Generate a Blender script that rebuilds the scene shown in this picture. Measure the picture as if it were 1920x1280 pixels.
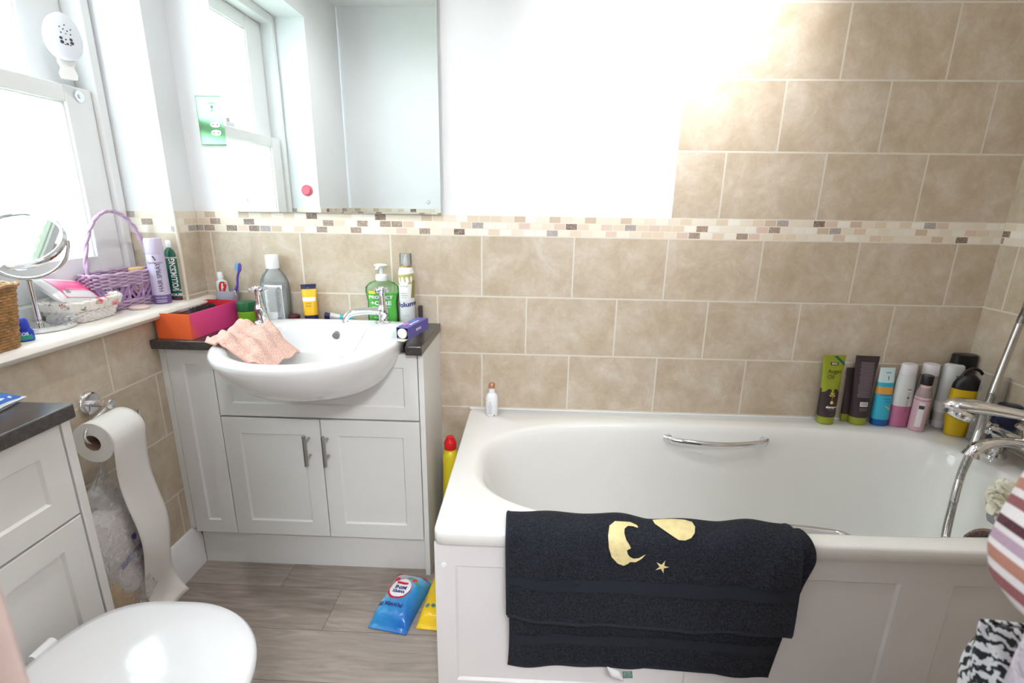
import bpy, bmesh, math, random
from math import sin, cos, pi, sqrt, radians
from mathutils import Vector, Matrix, Euler
from mathutils.geometry import delaunay_2d_cdt
random.seed(7)
S = bpy.context.scene
COL = S.collection
for o in list(bpy.data.objects): bpy.data.objects.remove(o)

# ------------------------------------------------------------------ camera
cam_d = bpy.data.cameras.new('camera'); cam = bpy.data.objects.new('camera', cam_d); COL.objects.link(cam)
yaw, pitch, roll = -0.03583, -0.26985, 0.01481
fw = Vector((sin(yaw)*cos(pitch), cos(yaw)*cos(pitch), sin(pitch)))
rt = Vector((cos(yaw), -sin(yaw), 0)); up = rt.cross(fw)
r2 = cos(roll)*rt + sin(roll)*up; u2 = -sin(roll)*rt + cos(roll)*up
M = Matrix((r2, u2, -fw)).transposed().to_4x4(); M.translation = Vector((1.1113, -1.6567, 1.2014))
cam.matrix_world = M
cam_d.sensor_width = 36; cam_d.lens = 932.72/1920*36; cam_d.clip_start = .01
cam_d.dof.use_dof = True; cam_d.dof.focus_distance = 1.6; cam_d.dof.aperture_fstop = 5.0
S.camera = cam
# ------------------------------------------------------------------ world, sun, lamps, exposure
S.view_settings.view_transform = 'Standard'; S.view_settings.look = 'None'
S.view_settings.gamma = 1; S.view_settings.use_curve_mapping = False
S.view_settings.exposure = 0.65
W = bpy.data.worlds.new('world'); S.world = W; W.use_nodes = True
bg = W.node_tree.nodes['Background']; bg.inputs[0].default_value = (.77, .87, 1, 1); bg.inputs[1].default_value = 7.8
sd = bpy.data.lights.new('sun', 'SUN'); sun = bpy.data.objects.new('sun', sd); COL.objects.link(sun)
sd.energy = 6; sd.angle = .02; sun.rotation_euler = (radians(10), radians(42), 0)   # over the house onto the hedge
DL = [(1.50, -.36, 105, 52), (.50, -.80, 22, 100), (1.85, -1.0, 13, 105)]   # downlights (second and third added as fill): x, y, watts, cone

# ------------------------------------------------------------------ node helpers / materials
def lin(c):
    f = lambda v: v/12.92 if v <= .04045 else ((v+.055)/1.055)**2.4
    return tuple(f(v/255) for v in c)+(1,)
MC = {}
def mat(name, rgb=(200,200,200), rough=.5, metal=0, coat=0, trans=0, bump=0, bscale=200, var=0, vscale=8, alpha=1, sss=0, sheen=0, ior=1.45, emit=0, bdist=.001):
    if name in MC: return MC[name]
    m = bpy.data.materials.new(name); m.use_nodes = True; nt = m.node_tree; N = nt.nodes; L = nt.links
    b = N['Principled BSDF']; I = b.inputs
    c = lin(rgb); I['Base Color'].default_value = c
    I['Roughness'].default_value = rough; I['Metallic'].default_value = metal
    I['Coat Weight'].default_value = coat; I['Coat Roughness'].default_value = .05
    I['Transmission Weight'].default_value = trans; I['IOR'].default_value = ior; I['Alpha'].default_value = alpha
    if sss: I['Subsurface Weight'].default_value = sss; I['Subsurface Radius'].default_value = (.01,.01,.01)
    if sheen: I['Sheen Weight'].default_value = sheen
    if emit: I['Emission Color'].default_value = c; I['Emission Strength'].default_value = emit
    tc = N.new('ShaderNodeTexCoord')
    n = N.new('ShaderNodeTexNoise'); n.inputs['Scale'].default_value = vscale; n.inputs['Detail'].default_value = 4
    L.new(tc.outputs['Object'], n.inputs['Vector'])
    v = var if var else .02
    mx = N.new('ShaderNodeMixRGB'); mx.blend_type = 'MULTIPLY'; mx.inputs[0].default_value = 1
    mx.inputs[1].default_value = c
    mr = N.new('ShaderNodeMapRange'); mr.inputs[1].default_value = .3; mr.inputs[2].default_value = .7
    mr.inputs[3].default_value = 1-v; mr.inputs[4].default_value = 1
    L.new(n.outputs[0], mr.inputs[0]); L.new(mr.outputs[0], mx.inputs[2]); L.new(mx.outputs[0], I['Base Color'])
    if bump:
        n2 = N.new('ShaderNodeTexNoise'); n2.inputs['Scale'].default_value = bscale; n2.inputs['Detail'].default_value = 3
        L.new(tc.outputs['Object'], n2.inputs['Vector'])
        bp = N.new('ShaderNodeBump'); bp.inputs['Strength'].default_value = bump; bp.inputs['Distance'].default_value = bdist
        L.new(n2.outputs[0], bp.inputs['Height']); L.new(bp.outputs[0], I['Normal'])
    MC[name] = m; return m

class G:   # tiny node-graph writer
    def __init__(s, name):
        s.m = bpy.data.materials.new(name); s.m.use_nodes = True; s.N = s.m.node_tree.nodes; s.L = s.m.node_tree.links
        s.b = s.N['Principled BSDF']; s.tc = s.N.new('ShaderNodeTexCoord'); MC[name] = s.m
    def val(s, inp, x):
        if isinstance(x, bpy.types.NodeSocket): s.L.new(x, inp)
        elif x is not None: inp.default_value = x
    def ma(s, op, a, b=None, c=None):
        n = s.N.new('ShaderNodeMath'); n.operation = op
        for i, x in enumerate((a, b, c)): s.val(n.inputs[i], x)
        return n.outputs[0]
    def sep(s, v): n = s.N.new('ShaderNodeSeparateXYZ'); s.L.new(v, n.inputs[0]); return n.outputs
    def com(s, x, y, z=0.0):
        n = s.N.new('ShaderNodeCombineXYZ')
        for i, v in enumerate((x, y, z)): s.val(n.inputs[i], v)
        return n.outputs[0]
    def noise(s, v, sc, det=4, rough=.5, dist=0):
        n = s.N.new('ShaderNodeTexNoise'); s.L.new(v, n.inputs['Vector']); n.inputs['Scale'].default_value = sc
        n.inputs['Detail'].default_value = det; n.inputs['Roughness'].default_value = rough; n.inputs['Distortion'].default_value = dist
        return n.outputs[0]
    def mix(s, f, a, b, mode='MIX'):
        n = s.N.new('ShaderNodeMixRGB'); n.blend_type = mode; s.val(n.inputs[0], f); s.val(n.inputs[1], a); s.val(n.inputs[2], b); return n.outputs[0]
    def ramp(s, f, stops, const=False):
        n = s.N.new('ShaderNodeValToRGB'); s.val(n.inputs[0], f); cr = n.color_ramp
        if const: cr.interpolation = 'CONSTANT'
        while len(cr.elements) < len(stops): cr.elements.new(1)
        for e, (p, c) in zip(cr.elements, stops): e.position = p; e.color = c
        return n.outputs[0]
    def brick(s, v, w, h, mortar, off=.5, smooth=.1):
        n = s.N.new('ShaderNodeTexBrick'); s.L.new(v, n.inputs['Vector']); n.offset = off; n.offset_frequency = 2; n.squash = 1
        n.inputs['Scale'].default_value = 1; n.inputs['Mortar Size'].default_value = mortar; n.inputs['Mortar Smooth'].default_value = smooth
        n.inputs['Brick Width'].default_value = w; n.inputs['Row Height'].default_value = h
        n.inputs['Color1'].default_value = (0,0,0,1); n.inputs['Color2'].default_value = (1,1,1,1); n.inputs['Mortar'].default_value = (.5,.5,.5,1)
        return n.outputs
    def bump(s, h, st=.5, d=.001, nrm=None):
        n = s.N.new('ShaderNodeBump'); n.inputs['Strength'].default_value = st; n.inputs['Distance'].default_value = d
        s.L.new(h, n.inputs['Height'])
        if nrm: s.L.new(nrm, n.inputs['Normal'])
        return n.outputs[0]
    def out(s, col=None, rough=None, nrm=None, **k):
        s.val(s.b.inputs['Base Color'], col); s.val(s.b.inputs['Roughness'], rough); s.val(s.b.inputs['Normal'], nrm)
        for a, x in k.items(): s.val(s.b.inputs[a.replace('_', ' ')], x)
        return s.m
H, WT = .2014, .303
def tile_mat(name, axis, phase):
    g = G(name); P = g.tc.outputs['Object']; x, y, z = g.sep(P)
    u = g.ma('ADD', (x if axis == 'x' else y), phase+WT*20)
    above = g.ma('GREATER_THAN', z, 1.132)
    z0 = g.ma('SUBTRACT', z, g.ma('ADD', 1.10, g.ma('MULTIPLY', above, .064)))
    zt = g.ma('ADD', z0, H*20)
    cv = g.com(g.ma('SUBTRACT', u, WT*.5), zt)
    b = g.brick(cv, WT, H, .0028)
    tone = g.ma('MULTIPLY', b[0], 1.0)
    sh = g.com(x, y, z)
    # every tile shifts its own veining
    vadd = g.N.new('ShaderNodeVectorMath'); vadd.operation = 'ADD'; g.L.new(P, vadd.inputs[0]); g.L.new(g.com(g.ma('MULTIPLY', tone, 7.0), g.ma('MULTIPLY', tone, 3.0), tone), vadd.inputs[1])
    n1 = g.noise(vadd.outputs[0], 10, 10, .72, .35); n2 = g.noise(vadd.outputs[0], 30, 8, .75, .6)
    c = g.ramp(n1, [(.33, lin((187,169,145))), (.5, lin((205,190,169))), (.67, lin((219,208,193)))])
    c = g.mix(g.ma('MULTIPLY', g.ramp(n2, [(.42, (0,0,0,1)), (.62, (1,1,1,1))]), .30), c, lin((183,163,136)))
    c = g.mix(g.ma('MULTIPLY', tone, .14), c, lin((182,163,136)))
    c = g.mix(b[1], c, lin((224,216,203)))
    # mosaic border
    mz = g.ma('ADD', z, -1.10+.0213*20)
    row = g.ma('FLOOR', g.ma('DIVIDE', mz, .0213))
    mu = g.ma('ADD', u, g.ma('MULTIPLY', row, .0153))
    mb = g.brick(g.com(mu, mz), .038, .0213, .0014, 0)
    st = [(0, (234,222,204)), (.16, (244,238,228)), (.30, (228,210,188)), (.40, (240,230,214)), (.55, (224,200,184)), (.63, (242,234,222)), (.70, (208,188,166)), (.76, (160,138,124)), (.82, (236,224,208)), (.88, (122,100,88)), (.94, (168,158,156))]
    mc = g.ramp(mb[0], [(p, lin(q)) for p, q in st], True)
    vn = g.noise(P, 160, 3, .6, 2)
    dark = g.ma('MULTIPLY', g.ma('GREATER_THAN', mb[0], .76), g.ma('GREATER_THAN', g.ma('ABSOLUTE', g.ma('SUBTRACT', mb[0], .85)), .03))
    mc = g.mix(g.ma('MULTIPLY', g.ramp(vn, [(.5, (0,0,0,1)), (.6, (1,1,1,1))]), g.ma('ADD', g.ma('MULTIPLY', dark, .4), .06)), mc, lin((225,215,205)))
    mc = g.mix(mb[1], mc, lin((238,228,208)))
    inm = g.ma('MULTIPLY', g.ma('GREATER_THAN', z, 1.10), g.ma('LESS_THAN', z, 1.164))
    col = g.mix(inm, c, mc)
    hgt = g.ma('ADD', g.ma('MULTIPLY', g.mix(inm, b[1], mb[1]), -1.0), g.ma('MULTIPLY', n2, .12))
    return g.out(col, .38, g.bump(hgt, .45, .0015))
T_BACK = tile_mat('tile_back', 'x', .113)
T_LEFT = tile_mat('tile_left', 'y', .1445)
T_RIGHT = tile_mat('tile_right', 'y', -.085)

def floor_mat():
    g = G('floor_vinyl_plank'); P = g.tc.outputs['Object']; x, y, z = g.sep(P)
    r = g.ma('FLOOR', g.ma('DIVIDE', g.ma('SUBTRACT', -.19, y), .16))
    xs = g.ma('SUBTRACT', x, g.ma('ADD', g.ma('MULTIPLY', r, .2), .33))
    xs = g.ma('SUBTRACT', xs, g.ma('MULTIPLY', g.ma('MULTIPLY', r, g.ma('SUBTRACT', r, 1.0)), .26))
    cv = g.com(g.ma('ADD', xs, 13.2), g.ma('ADD', g.ma('ADD', y, .19), 3.2))
    b = g.brick(cv, 1.1, .16, .0007, 0, 0)
    t = b[0]
    gv = g.com(g.ma('ADD', g.ma('MULTIPLY', x, 1.6), g.ma('MULTIPLY', t, 9.0)), g.ma('ADD', g.ma('MULTIPLY', y, 11.0), g.ma('MULTIPLY', r, 1.7)), t)
    n1 = g.noise(gv, 2.6, 5, .6, 1.6)
    w = g.N.new('ShaderNodeTexWave'); w.wave_type = 'BANDS'; w.bands_direction = 'Y'; g.L.new(gv, w.inputs['Vector']); w.inputs['Scale'].default_value = 1.6
    w.inputs['Distortion'].default_value = 9; w.inputs['Detail'].default_value = 3; w.inputs['Detail Scale'].default_value = .8
    fine = g.noise(g.com(g.ma('MULTIPLY', x, 9.0), g.ma('MULTIPLY', y, 260.0), t), 1.0, 3)
    c = g.ramp(n1, [(.3, lin((122,107,99))), (.5, lin((150,136,127))), (.7, lin((172,160,151)))])
    c = g.mix(g.ma('MULTIPLY', w.outputs[1], .22), c, lin((112,97,89)))
    c = g.mix(g.ma('MULTIPLY', fine, .35), c, lin((178,168,160)))
    c = g.mix(g.ma('MULTIPLY', g.ma('SUBTRACT', t, .35), .42), c, lin((196,188,178)))
    c = g.mix(b[1], c, lin((92,80,74)))
    return g.out(c, .42, g.bump(fine, .15, .0006))
FLOOR = floor_mat()
PLASTER = mat('white_wall_paint', (243,243,245), .75, bump=.08, bscale=60)
CEIL = mat('ceiling_paint', (244,244,244), .8, bump=.05, bscale=80)
GLOSSW = mat('white_gloss_paint', (241,240,240), .28, coat=.2)
SILLM = mat('sill_paint', (240,232,224), .35, var=.04)
UNITW = mat('vanity_white_foil', (232,231,228), .42)
CERAM = mat('white_ceramic', (243,243,244), .10, coat=.5)
ACRYL = mat('white_bath_acrylic', (238,237,233), .16, coat=.3)
PANELW = mat('bath_panel_white', (232,229,228), .40)
CHROME = mat('chrome', (232,232,236), .08, 1)
BRUSH = mat('brushed_steel', (178,175,172), .32, 1)
BLACKP = mat('black_plastic', (28,26,28), .35)
WHITEP = mat('white_plastic', (243,243,246), .35)
MIRR = mat('mirror_silver', (242,248,247), .0, 1, var=.001)
def laminate():
    g = G('black_speckled_laminate'); P = g.tc.outputs['Object']
    n = g.noise(P, 90, 6, .8, .5); n2 = g.noise(P, 14, 4, .6, 1)
    c = g.ramp(n, [(.35, lin((44,42,44))), (.58, lin((66,62,62))), (.8, lin((118,112,112)))])
    c = g.mix(g.ma('MULTIPLY', n2, .25), c, lin((94,82,78)))
    return g.out(c, .22, g.bump(n, .05, .0005))
LAMIN = laminate()
def terry(name, rgb, rgb2, sc=900, st=.9, d=.003):
    g = G(name); P = g.tc.outputs['Object']
    n = g.ramp(g.noise(P, sc, 2, .7), [(.36,(0,0,0,1)),(.66,(1,1,1,1))]); n2 = g.noise(P, 60, 3, .6)
    c = g.mix(n, lin(rgb), lin(rgb2))
    h = g.ma('ADD', n, g.ma('MULTIPLY', n2, .8))
    return g.out(c, .95, g.bump(h, st, d))
NAVY = terry('navy_terry', (9,11,18), (38,44,60), 230, 1, .005)
NAVYB = mat('navy_woven_band', (27,31,41), .9, bump=.5, bscale=300)
PINKT = terry('pink_terry', (230,170,152), (255,228,216), 250, .6, .004)
TAUPE = terry('taupe_terry', (140,112,102), (200,172,160), 250, 1, .005)
GOLD = mat('gold_satin_applique', (230,212,154), .5, bump=.8, bscale=120, var=.2, vscale=60, bdist=.002)

# ------------------------------------------------------------------ mesh helpers
class MB:
    def __init__(s): s.v = []; s.f = []; s.m = []; s.mi = 0
    def add(s, vs, fs, mi=None):
        o = len(s.v); s.v += [tuple(p) for p in vs]; s.f += [tuple(i+o for i in f) for f in fs]; s.m += [s.mi if mi is None else mi]*len(fs); return s
    def box(s, a, b, mi=None):
        (x0,y0,z0),(x1,y1,z1) = a, b
        x0,x1=min(x0,x1),max(x0,x1); y0,y1=min(y0,y1),max(y0,y1); z0,z1=min(z0,z1),max(z0,z1)
        return s.add([(x0,y0,z0),(x1,y0,z0),(x1,y1,z0),(x0,y1,z0),(x0,y0,z1),(x1,y0,z1),(x1,y1,z1),(x0,y1,z1)],
            [(0,3,2,1),(4,5,6,7),(0,1,5,4),(1,2,6,5),(2,3,7,6),(3,0,4,7)], mi)
    def rings(s, R, cap0=True, cap1=True, close=True, mis=None):
        n = len(R[0]); o = len(s.v)
        for r in R: s.v += [tuple(p) for p in r]
        for k in range(len(R)-1):
            for i in range(n if close else n-1):
                j = (i+1) % n
                s.f.append((o+k*n+i, o+k*n+j, o+(k+1)*n+j, o+(k+1)*n+i)); s.m.append(mis[k] if mis else s.mi)
        if cap0: s.f.append(tuple(o+i for i in range(n))[::-1]); s.m.append(mis[0] if mis else s.mi)
        if cap1: s.f.append(tuple(o+(len(R)-1)*n+i for i in range(n))); s.m.append(mis[-1] if mis else s.mi)
        return s
    def lathe(s, prof, n=32, c=(0,0), cap0=True, cap1=True, mis=None):
        return s.rings([[(c[0]+r*cos(2*pi*i/n), c[1]+r*sin(2*pi*i/n), z) for i in range(n)] for r, z in prof], cap0, cap1, True, mis)
    def tube(s, pts, r, n=12, closed=False, caps=True, flat=1.0, upv=None):
        P = [Vector(p) for p in pts]; m = len(P); R = []
        rr = r if isinstance(r, (list, tuple)) else [r]*m
        nrm = None
        for k in range(m):
            t = (P[(k+1) % m]-P[k-1]) if closed else (P[min(k+1,m-1)]-P[max(k-1,0)])
            t.normalize()
            if upv is not None: nrm = Vector(upv)
            elif nrm is None: nrm = Vector((0,0,1)) if abs(t.z) < .9 else Vector((1,0,0))
            nrm = (nrm - t*nrm.dot(t)); nrm.normalize(); bn = t.cross(nrm)
            R.append([P[k]+(nrm*cos(2*pi*i/n)+bn*sin(2*pi*i/n)*flat)*rr[k] for i in range(n)])
        if closed: R.append(R[0]); caps = False
        return s.rings(R, caps, caps)
    def cyl(s, a, b, r, n=20, r1=None): return s.tube([a, b], [r, r if r1 is None else r1], n)
    def grid(s, F, nu, nv, flip=False):
        o = len(s.v)
        for j in range(nv+1):
            for i in range(nu+1): s.v.append(tuple(F(i/nu, j/nv)))
        for j in range(nv):
            for i in range(nu):
                a = o+j*(nu+1)+i; q = (a, a+1, a+nu+2, a+nu+1)
                s.f.append(q[::-1] if flip else q); s.m.append(s.mi)
        return s
def spline(pts, k=8):
    P = [Vector(p) for p in pts]; out = []
    for i in range(len(P)-1):
        p0, p1, p2, p3 = P[max(i-1,0)], P[i], P[i+1], P[min(i+2,len(P)-1)]
        for j in range(k):
            t = j/k; out.append(.5*((2*p1)+(p2-p0)*t+(2*p0-5*p1+4*p2-p3)*t*t+(3*p1-p0-3*p2+p3)*t**3))
    out.append(P[-1]); return out
def obj(name, mb, mats, parent=None, smooth=True, bevel=0, seg=2, solid=0, sub=0, loc=None, rot=None, angle=40):
    me = bpy.data.meshes.new(name); me.from_pydata(mb.v, [], mb.f); me.validate()
    mats = mats if isinstance(mats, (list, tuple)) else [mats]
    for m in mats: me.materials.append(m)
    if len(mats) > 1 and len(me.polygons) == len(mb.m):
        for p, i in zip(me.polygons, mb.m): p.material_index = i
    bm = bmesh.new(); bm.from_mesh(me)
    if not solid: bmesh.ops.recalc_face_normals(bm, faces=bm.faces)
    bm.to_mesh(me); bm.free()
    if smooth:
        for p in me.polygons: p.use_smooth = True
        me.set_sharp_from_angle(angle=radians(angle))
    o = bpy.data.objects.new(name, me); COL.objects.link(o)
    if parent: o.parent = parent
    if loc: o.location = loc
    if rot: o.rotation_euler = rot
    if solid:
        md = o.modifiers.new('solid', 'SOLIDIFY'); md.thickness = solid; md.offset = 0
    if bevel:
        md = o.modifiers.new('bevel', 'BEVEL'); md.width = bevel; md.segments = seg; md.limit_method = 'ANGLE'; md.angle_limit = radians(35)
    if sub:
        md = o.modifiers.new('sub', 'SUBSURF'); md.levels = sub; md.render_levels = sub
    return o
def tag(o, label, cat, group=None):
    o['label'] = label; o['category'] = cat
    if group: o['group'] = group
    return o
def thing(name, label, cat, loc=(0,0,0), rot=(0,0,0), group=None):
    o = bpy.data.objects.new(name, None); COL.objects.link(o); o.location = loc; o.rotation_euler = rot; o.empty_display_size = .05
    return tag(o, label, cat, group)
def struct(o): o['kind'] = 'structure'; return o
def box(name, a, b, m, parent=None, bevel=.001, seg=2, **k): return obj(name, MB().box(a, b), m, parent, bevel=bevel, seg=seg, **k)

# ------- lettering and decals mapped on a surface fn(u, v) -> point
def text_tris(s, size, bold=0):
    cu = bpy.data.curves.new('t', 'FONT'); cu.body = s; cu.size = size; cu.align_x = 'CENTER'; cu.align_y = 'CENTER'; cu.resolution_u = 3; cu.offset = bold
    o = bpy.data.objects.new('t', cu); me = o.to_mesh(); 
    V = [(v.co.x, v.co.y) for v in me.vertices]; F = [tuple(p.vertices) for p in me.polygons]
    o.to_mesh_clear(); bpy.data.objects.remove(o); bpy.data.curves.remove(cu); return V, F
def poly_tris(pts, sp):
    n = len(pts); V = [Vector(p) for p in pts]; x0 = min(p[0] for p in pts); x1 = max(p[0] for p in pts); y0 = min(p[1] for p in pts); y1 = max(p[1] for p in pts)
    def ins(x, y):
        c = False; j = n-1
        for i in range(n):
            xi, yi = pts[i]; xj, yj = pts[j]
            if (yi > y) != (yj > y) and x < (xj-xi)*(y-yi)/(yj-yi)+xi: c = not c
            j = i
        return c
    y = y0+sp/2
    while y < y1:
        x = x0+sp/2
        while x < x1:
            if ins(x, y): V.append(Vector((x, y)))
            x += sp
        y += sp
    r = delaunay_2d_cdt(V, [(i, (i+1) % n) for i in range(n)], [], 1, 1e-7)
    return [tuple(v) for v in r[0]], [tuple(f) for f in r[2]]
def rect(w, h, n=8): return poly_tris([(-w/2+w*i/n, -h/2) for i in range(n)]+[(w/2, -h/2+h*i/n) for i in range(n)]+[(w/2-w*i/n, h/2) for i in range(n)]+[(-w/2, h/2-h*i/n) for i in range(n)], min(w, h)/2.5)
def ell(a, b, n=24): return poly_tris([(a*cos(2*pi*i/n), b*sin(2*pi*i/n)) for i in range(n)], min(a, b)/2)
def xf(T, du=0, dv=0, rot=0, sx=1, sy=1):
    c, s = cos(rot), sin(rot); V, F = T
    return [(du+(x*sx*c-y*sy*s), dv+(x*sx*s+y*sy*c)) for x, y in V], F
def stick(name, T, fn, m, parent, label=None):
    mb = MB()
    for V, F in (T if isinstance(T, list) else [T]): mb.add([fn(u, v) for u, v in V], F)
    me = bpy.data.meshes.new(name); me.from_pydata(mb.v, [], mb.f); me.materials.append(m)
    for p in me.polygons: p.use_smooth = True
    o = bpy.data.objects.new(name, me); COL.objects.link(o); o.parent = parent
    if label: o['label'] = label
    return o
INK = {}
def ink(rgb): 
    k = 'ink_%d_%d_%d' % rgb
    return mat(k, rgb, .5)

class Body:   # bottle or tube body: profile of (z, rx, ry[, exponent]); face 'front' points to -y
    def __init__(s, prof, n=40): s.p = [(p+(2,))[:4] if len(p) == 3 else p for p in prof]; s.n = n
    def ring(s, z, rx, ry, e):
        out = []
        for i in range(s.n):
            t = 2*pi*i/s.n; c, q = cos(t), sin(t)
            out.append((rx*math.copysign(abs(c)**(2/e), c), ry*math.copysign(abs(q)**(2/e), q), z))
        return out
    def mb(s, mis=None): return MB().rings([s.ring(*p) for p in s.p], mis=mis)
    def at(s, z):
        P = s.p
        for a, b in zip(P, P[1:]):
            if a[0] <= z <= b[0]:
                t = (z-a[0])/max(b[0]-a[0], 1e-9); return [a[i]+(b[i]-a[i])*t for i in (1, 2, 3)]
        return P[0][1:] if z < P[0][0] else P[-1][1:]
    def front(s, zc=0, eps=.0006, ang=0, vert=False):
        def fn(u, v):
            if vert: u, v = v, -u   # reads downwards
            if vert == 'up': u, v = -u, -v
            z = zc+v; rx, ry, e = s.at(z)
            if abs(rx-ry) < .15*rx and e < 2.6:
                a = -pi/2+ang+u/rx; return ((rx+eps)*cos(a), (ry+eps)*sin(a), z)
            q = min(abs(u)/rx, .999); y = ry*(1-q**e)**(1/e)
            return (u, -(y+eps), z)
        return fn

# ================================================================== SETTING
CZ = 2.24
mb = MB().box((-.02,-3.2,-.03), (2.62,.02,0)); struct(obj('floor', mb, FLOOR, smooth=False))
mb = MB().box((-.1,-3.2,CZ), (2.7,.1,CZ+.05)); struct(obj('ceiling', mb, CEIL, smooth=False))
# back wall: plaster, tiles below and above at the right
mb = MB().box((-.02,.006,0), (2.62,.12,CZ), 0).box((0,0,0), (2.59,.006,1.164), 1).box((1.555,0,1.164), (2.59,.006,CZ), 1)
struct(obj('wall_back', mb, [PLASTER, T_BACK], smooth=False))
mb = MB().box((2.596,-1.47,0), (2.70,.006,CZ), 0).box((2.59,-1.47,0), (2.596,0,CZ), 1)
struct(obj('wall_right', mb, [PLASTER, T_RIGHT], smooth=False))
WY0, WY1, WZ0, WZ1 = -1.03, -.105, .86, 2.05
mb = MB()
mb.box((-.30,-1.47,0), (-.006,.12,WZ0), 0).box((-.30,WY1+.006,WZ0), (-.006,.12,CZ), 0).box((-.30,-1.47,WZ0), (-.006,WY0-.006,CZ), 0).box((-.30,WY0-.006,WZ1), (-.006,WY1+.006,CZ), 0)
mb.box((-.006,-1.47,0), (0,0,WZ0), 1).box((-.006,WY1,WZ0), (0,0,1.164), 1).box((-.006,-1.47,WZ0), (0,WY0,1.164), 1)
mb.box((-.16,WY1,WZ0), (-.006,WY1+.006,1.164), 2).box((-.16,WY0-.006,WZ0), (-.006,WY0,1.164), 2)
struct(obj('wall_left', mb, [PLASTER, T_LEFT, T_BACK], smooth=False))
# front wall with the doorway the picture is taken through
DX0, DX1, DZ = .846, 1.45, 2.02
mb = MB().box((-.02,-1.59,0), (DX0,-1.476,CZ), 0).box((DX1,-1.59,0), (2.62,-1.476,CZ), 0).box((DX0,-1.59,DZ), (DX1,-1.476,CZ), 0)
mb.box((0,-1.476,0), (DX0-.07,-1.47,1.164), 1).box((DX1+.07,-1.476,0), (2.59,-1.47,1.164), 1)
struct(obj('wall_front', mb, [PLASTER, T_BACK], smooth=False))
DOORP = mat('door_lining_paint', (236,214,206), .45)
mb = MB().box((DX0-.07,-1.476,0), (DX0,-1.455,DZ+.07)).box((DX1,-1.476,0), (DX1+.07,-1.455,DZ+.07)).box((DX0,-1.476,DZ), (DX1,-1.455,DZ+.07))
mb.box((DX0,-1.60,0), (DX0+.012,-1.476,DZ)).box((DX1-.012,-1.60,0), (DX1,-1.476,DZ))
struct(obj('door_1', mb, DOORP, bevel=.004))
mb = MB().box((-.02,-3.25,0), (2.62,-3.2,CZ)).box((-.1,-3.2,0), (-.02,-1.59,CZ)).box((2.62,-3.2,0), (2.7,-1.59,CZ))
struct(obj('wall_hallway', mb, PLASTER, smooth=False))
# trims
prof = [(0,0),(.020,0),(.020,.105),(.017,.112),(.017,.118),(.012,.126),(.012,.133),(.006,.143),(0,.145)]
mb = MB().rings([[(x, y, z) for x, z in prof] for y in (-.245, -.80)]); struct(obj('baseboard_left', mb, GLOSSW, bevel=.001))
mb = MB().tube([(.0,WY1,.885), (.0,WY1,1.166)], .005, 12); struct(obj('trim_1', mb, mat('cream_tile_trim', (226,214,196), .4)))
mb = MB().box((1.549,-.001,1.163), (1.556,.008,CZ)); struct(obj('trim_2', mb, WHITEP))
mb = MB().rings([[(x,-.003+.0015*cos(a),.4915+.0035*sin(a)) for a in [pi*k/3 for k in range(6)]] for x in (.905, 2.59)]); struct(obj('trim_3', mb, WHITEP))
# window
SX = -.165
def frame(mb, x0, x1, ya, yb, za, zb, w, wb=None, wt=None):
    wb = wb or w; wt = wt or w
    mb.box((x0,ya,za), (x1,ya+w,zb)); mb.box((x0,yb-w,za), (x1,yb,zb)); mb.box((x0,ya+w,za), (x1,yb-w,za+wb)); mb.box((x0,ya+w,zb-wt), (x1,yb-w,zb)); return mb
win = struct(obj('window_1', frame(MB(), -.26, -.150, WY0, WY1, .885, WZ1, .030, .05, .04), GLOSSW, bevel=.004, seg=3))
SA, SB = WY0+.032, WY1-.032
mb = frame(MB(), -.205, SX, SA, SB, .937, 1.497, .088, .10, .045)
ls = obj('lower_sash', mb, GLOSSW, win, bevel=.003)
frame(b1 := MB(), -.200, SX-.008, SA+.084, SB-.084, 1.030, 1.458, .010); obj('glazing_bead', b1, GLOSSW, ls, bevel=.003)
mb = frame(MB(), -.245, -.207, SA, SB, 1.455, WZ1-.042, .135, .045, .06)
us = obj('upper_sash', mb, GLOSSW, win, bevel=.003)
frame(b1 := MB(), -.240, -.212, SA+.131, SB-.131, 1.497, WZ1-.098, .010); obj('glazing_bead', b1, GLOSSW, us, bevel=.003)
def glass_mat():
    g = G('obscured_window_glass'); N, L = g.N, g.L; N.remove(g.b)
    out = N['Material Output']; tr = N.new('ShaderNodeBsdfTransparent'); tl = N.new('ShaderNodeBsdfTranslucent'); gl = N.new('ShaderNodeBsdfGlossy')
    P = g.tc.outputs['Object']; n = g.noise(P, 55, 3, .6, .5)
    tr.inputs[0].default_value = (.97,1,.99,1); tl.inputs[0].default_value = (.97,1,.99,1); gl.inputs['Roughness'].default_value = .05
    m1 = N.new('ShaderNodeMixShader'); L.new(g.ramp(n, [(.4,(.15,.15,.15,1)),(.6,(.45,.45,.45,1))]), m1.inputs[0]); L.new(tr.outputs[0], m1.inputs[1]); L.new(tl.outputs[0], m1.inputs[2])
    bp = g.bump(n, .6, .004); L.new(bp, gl.inputs['Normal']); L.new(bp, tl.inputs['Normal'])
    m2 = N.new('ShaderNodeMixShader'); m2.inputs[0].default_value = .06; L.new(m1.outputs[0], m2.inputs[1]); L.new(gl.outputs[0], m2.inputs[2])
    L.new(m2.outputs[0], out.inputs[0]); return g.m
GLASS = glass_mat()
box('window_pane', (-.188,SA+.086,1.034), (-.184,SB-.086,1.454), GLASS, ls, 0)
box('window_pane', (-.228,SA+.133,1.498), (-.224,SB-.133,WZ1-.10), GLASS, us, 0)
m_ = MB().cyl((SX-.001,-.182,1.503-.03), (SX+.004,-.182,1.503-.03), .016, 24).cyl((SX+.004,-.182,1.473), (SX+.007,-.182,1.473), .006, 16)
obj('sash_stop', m_, CHROME, ls, bevel=.001)
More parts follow.
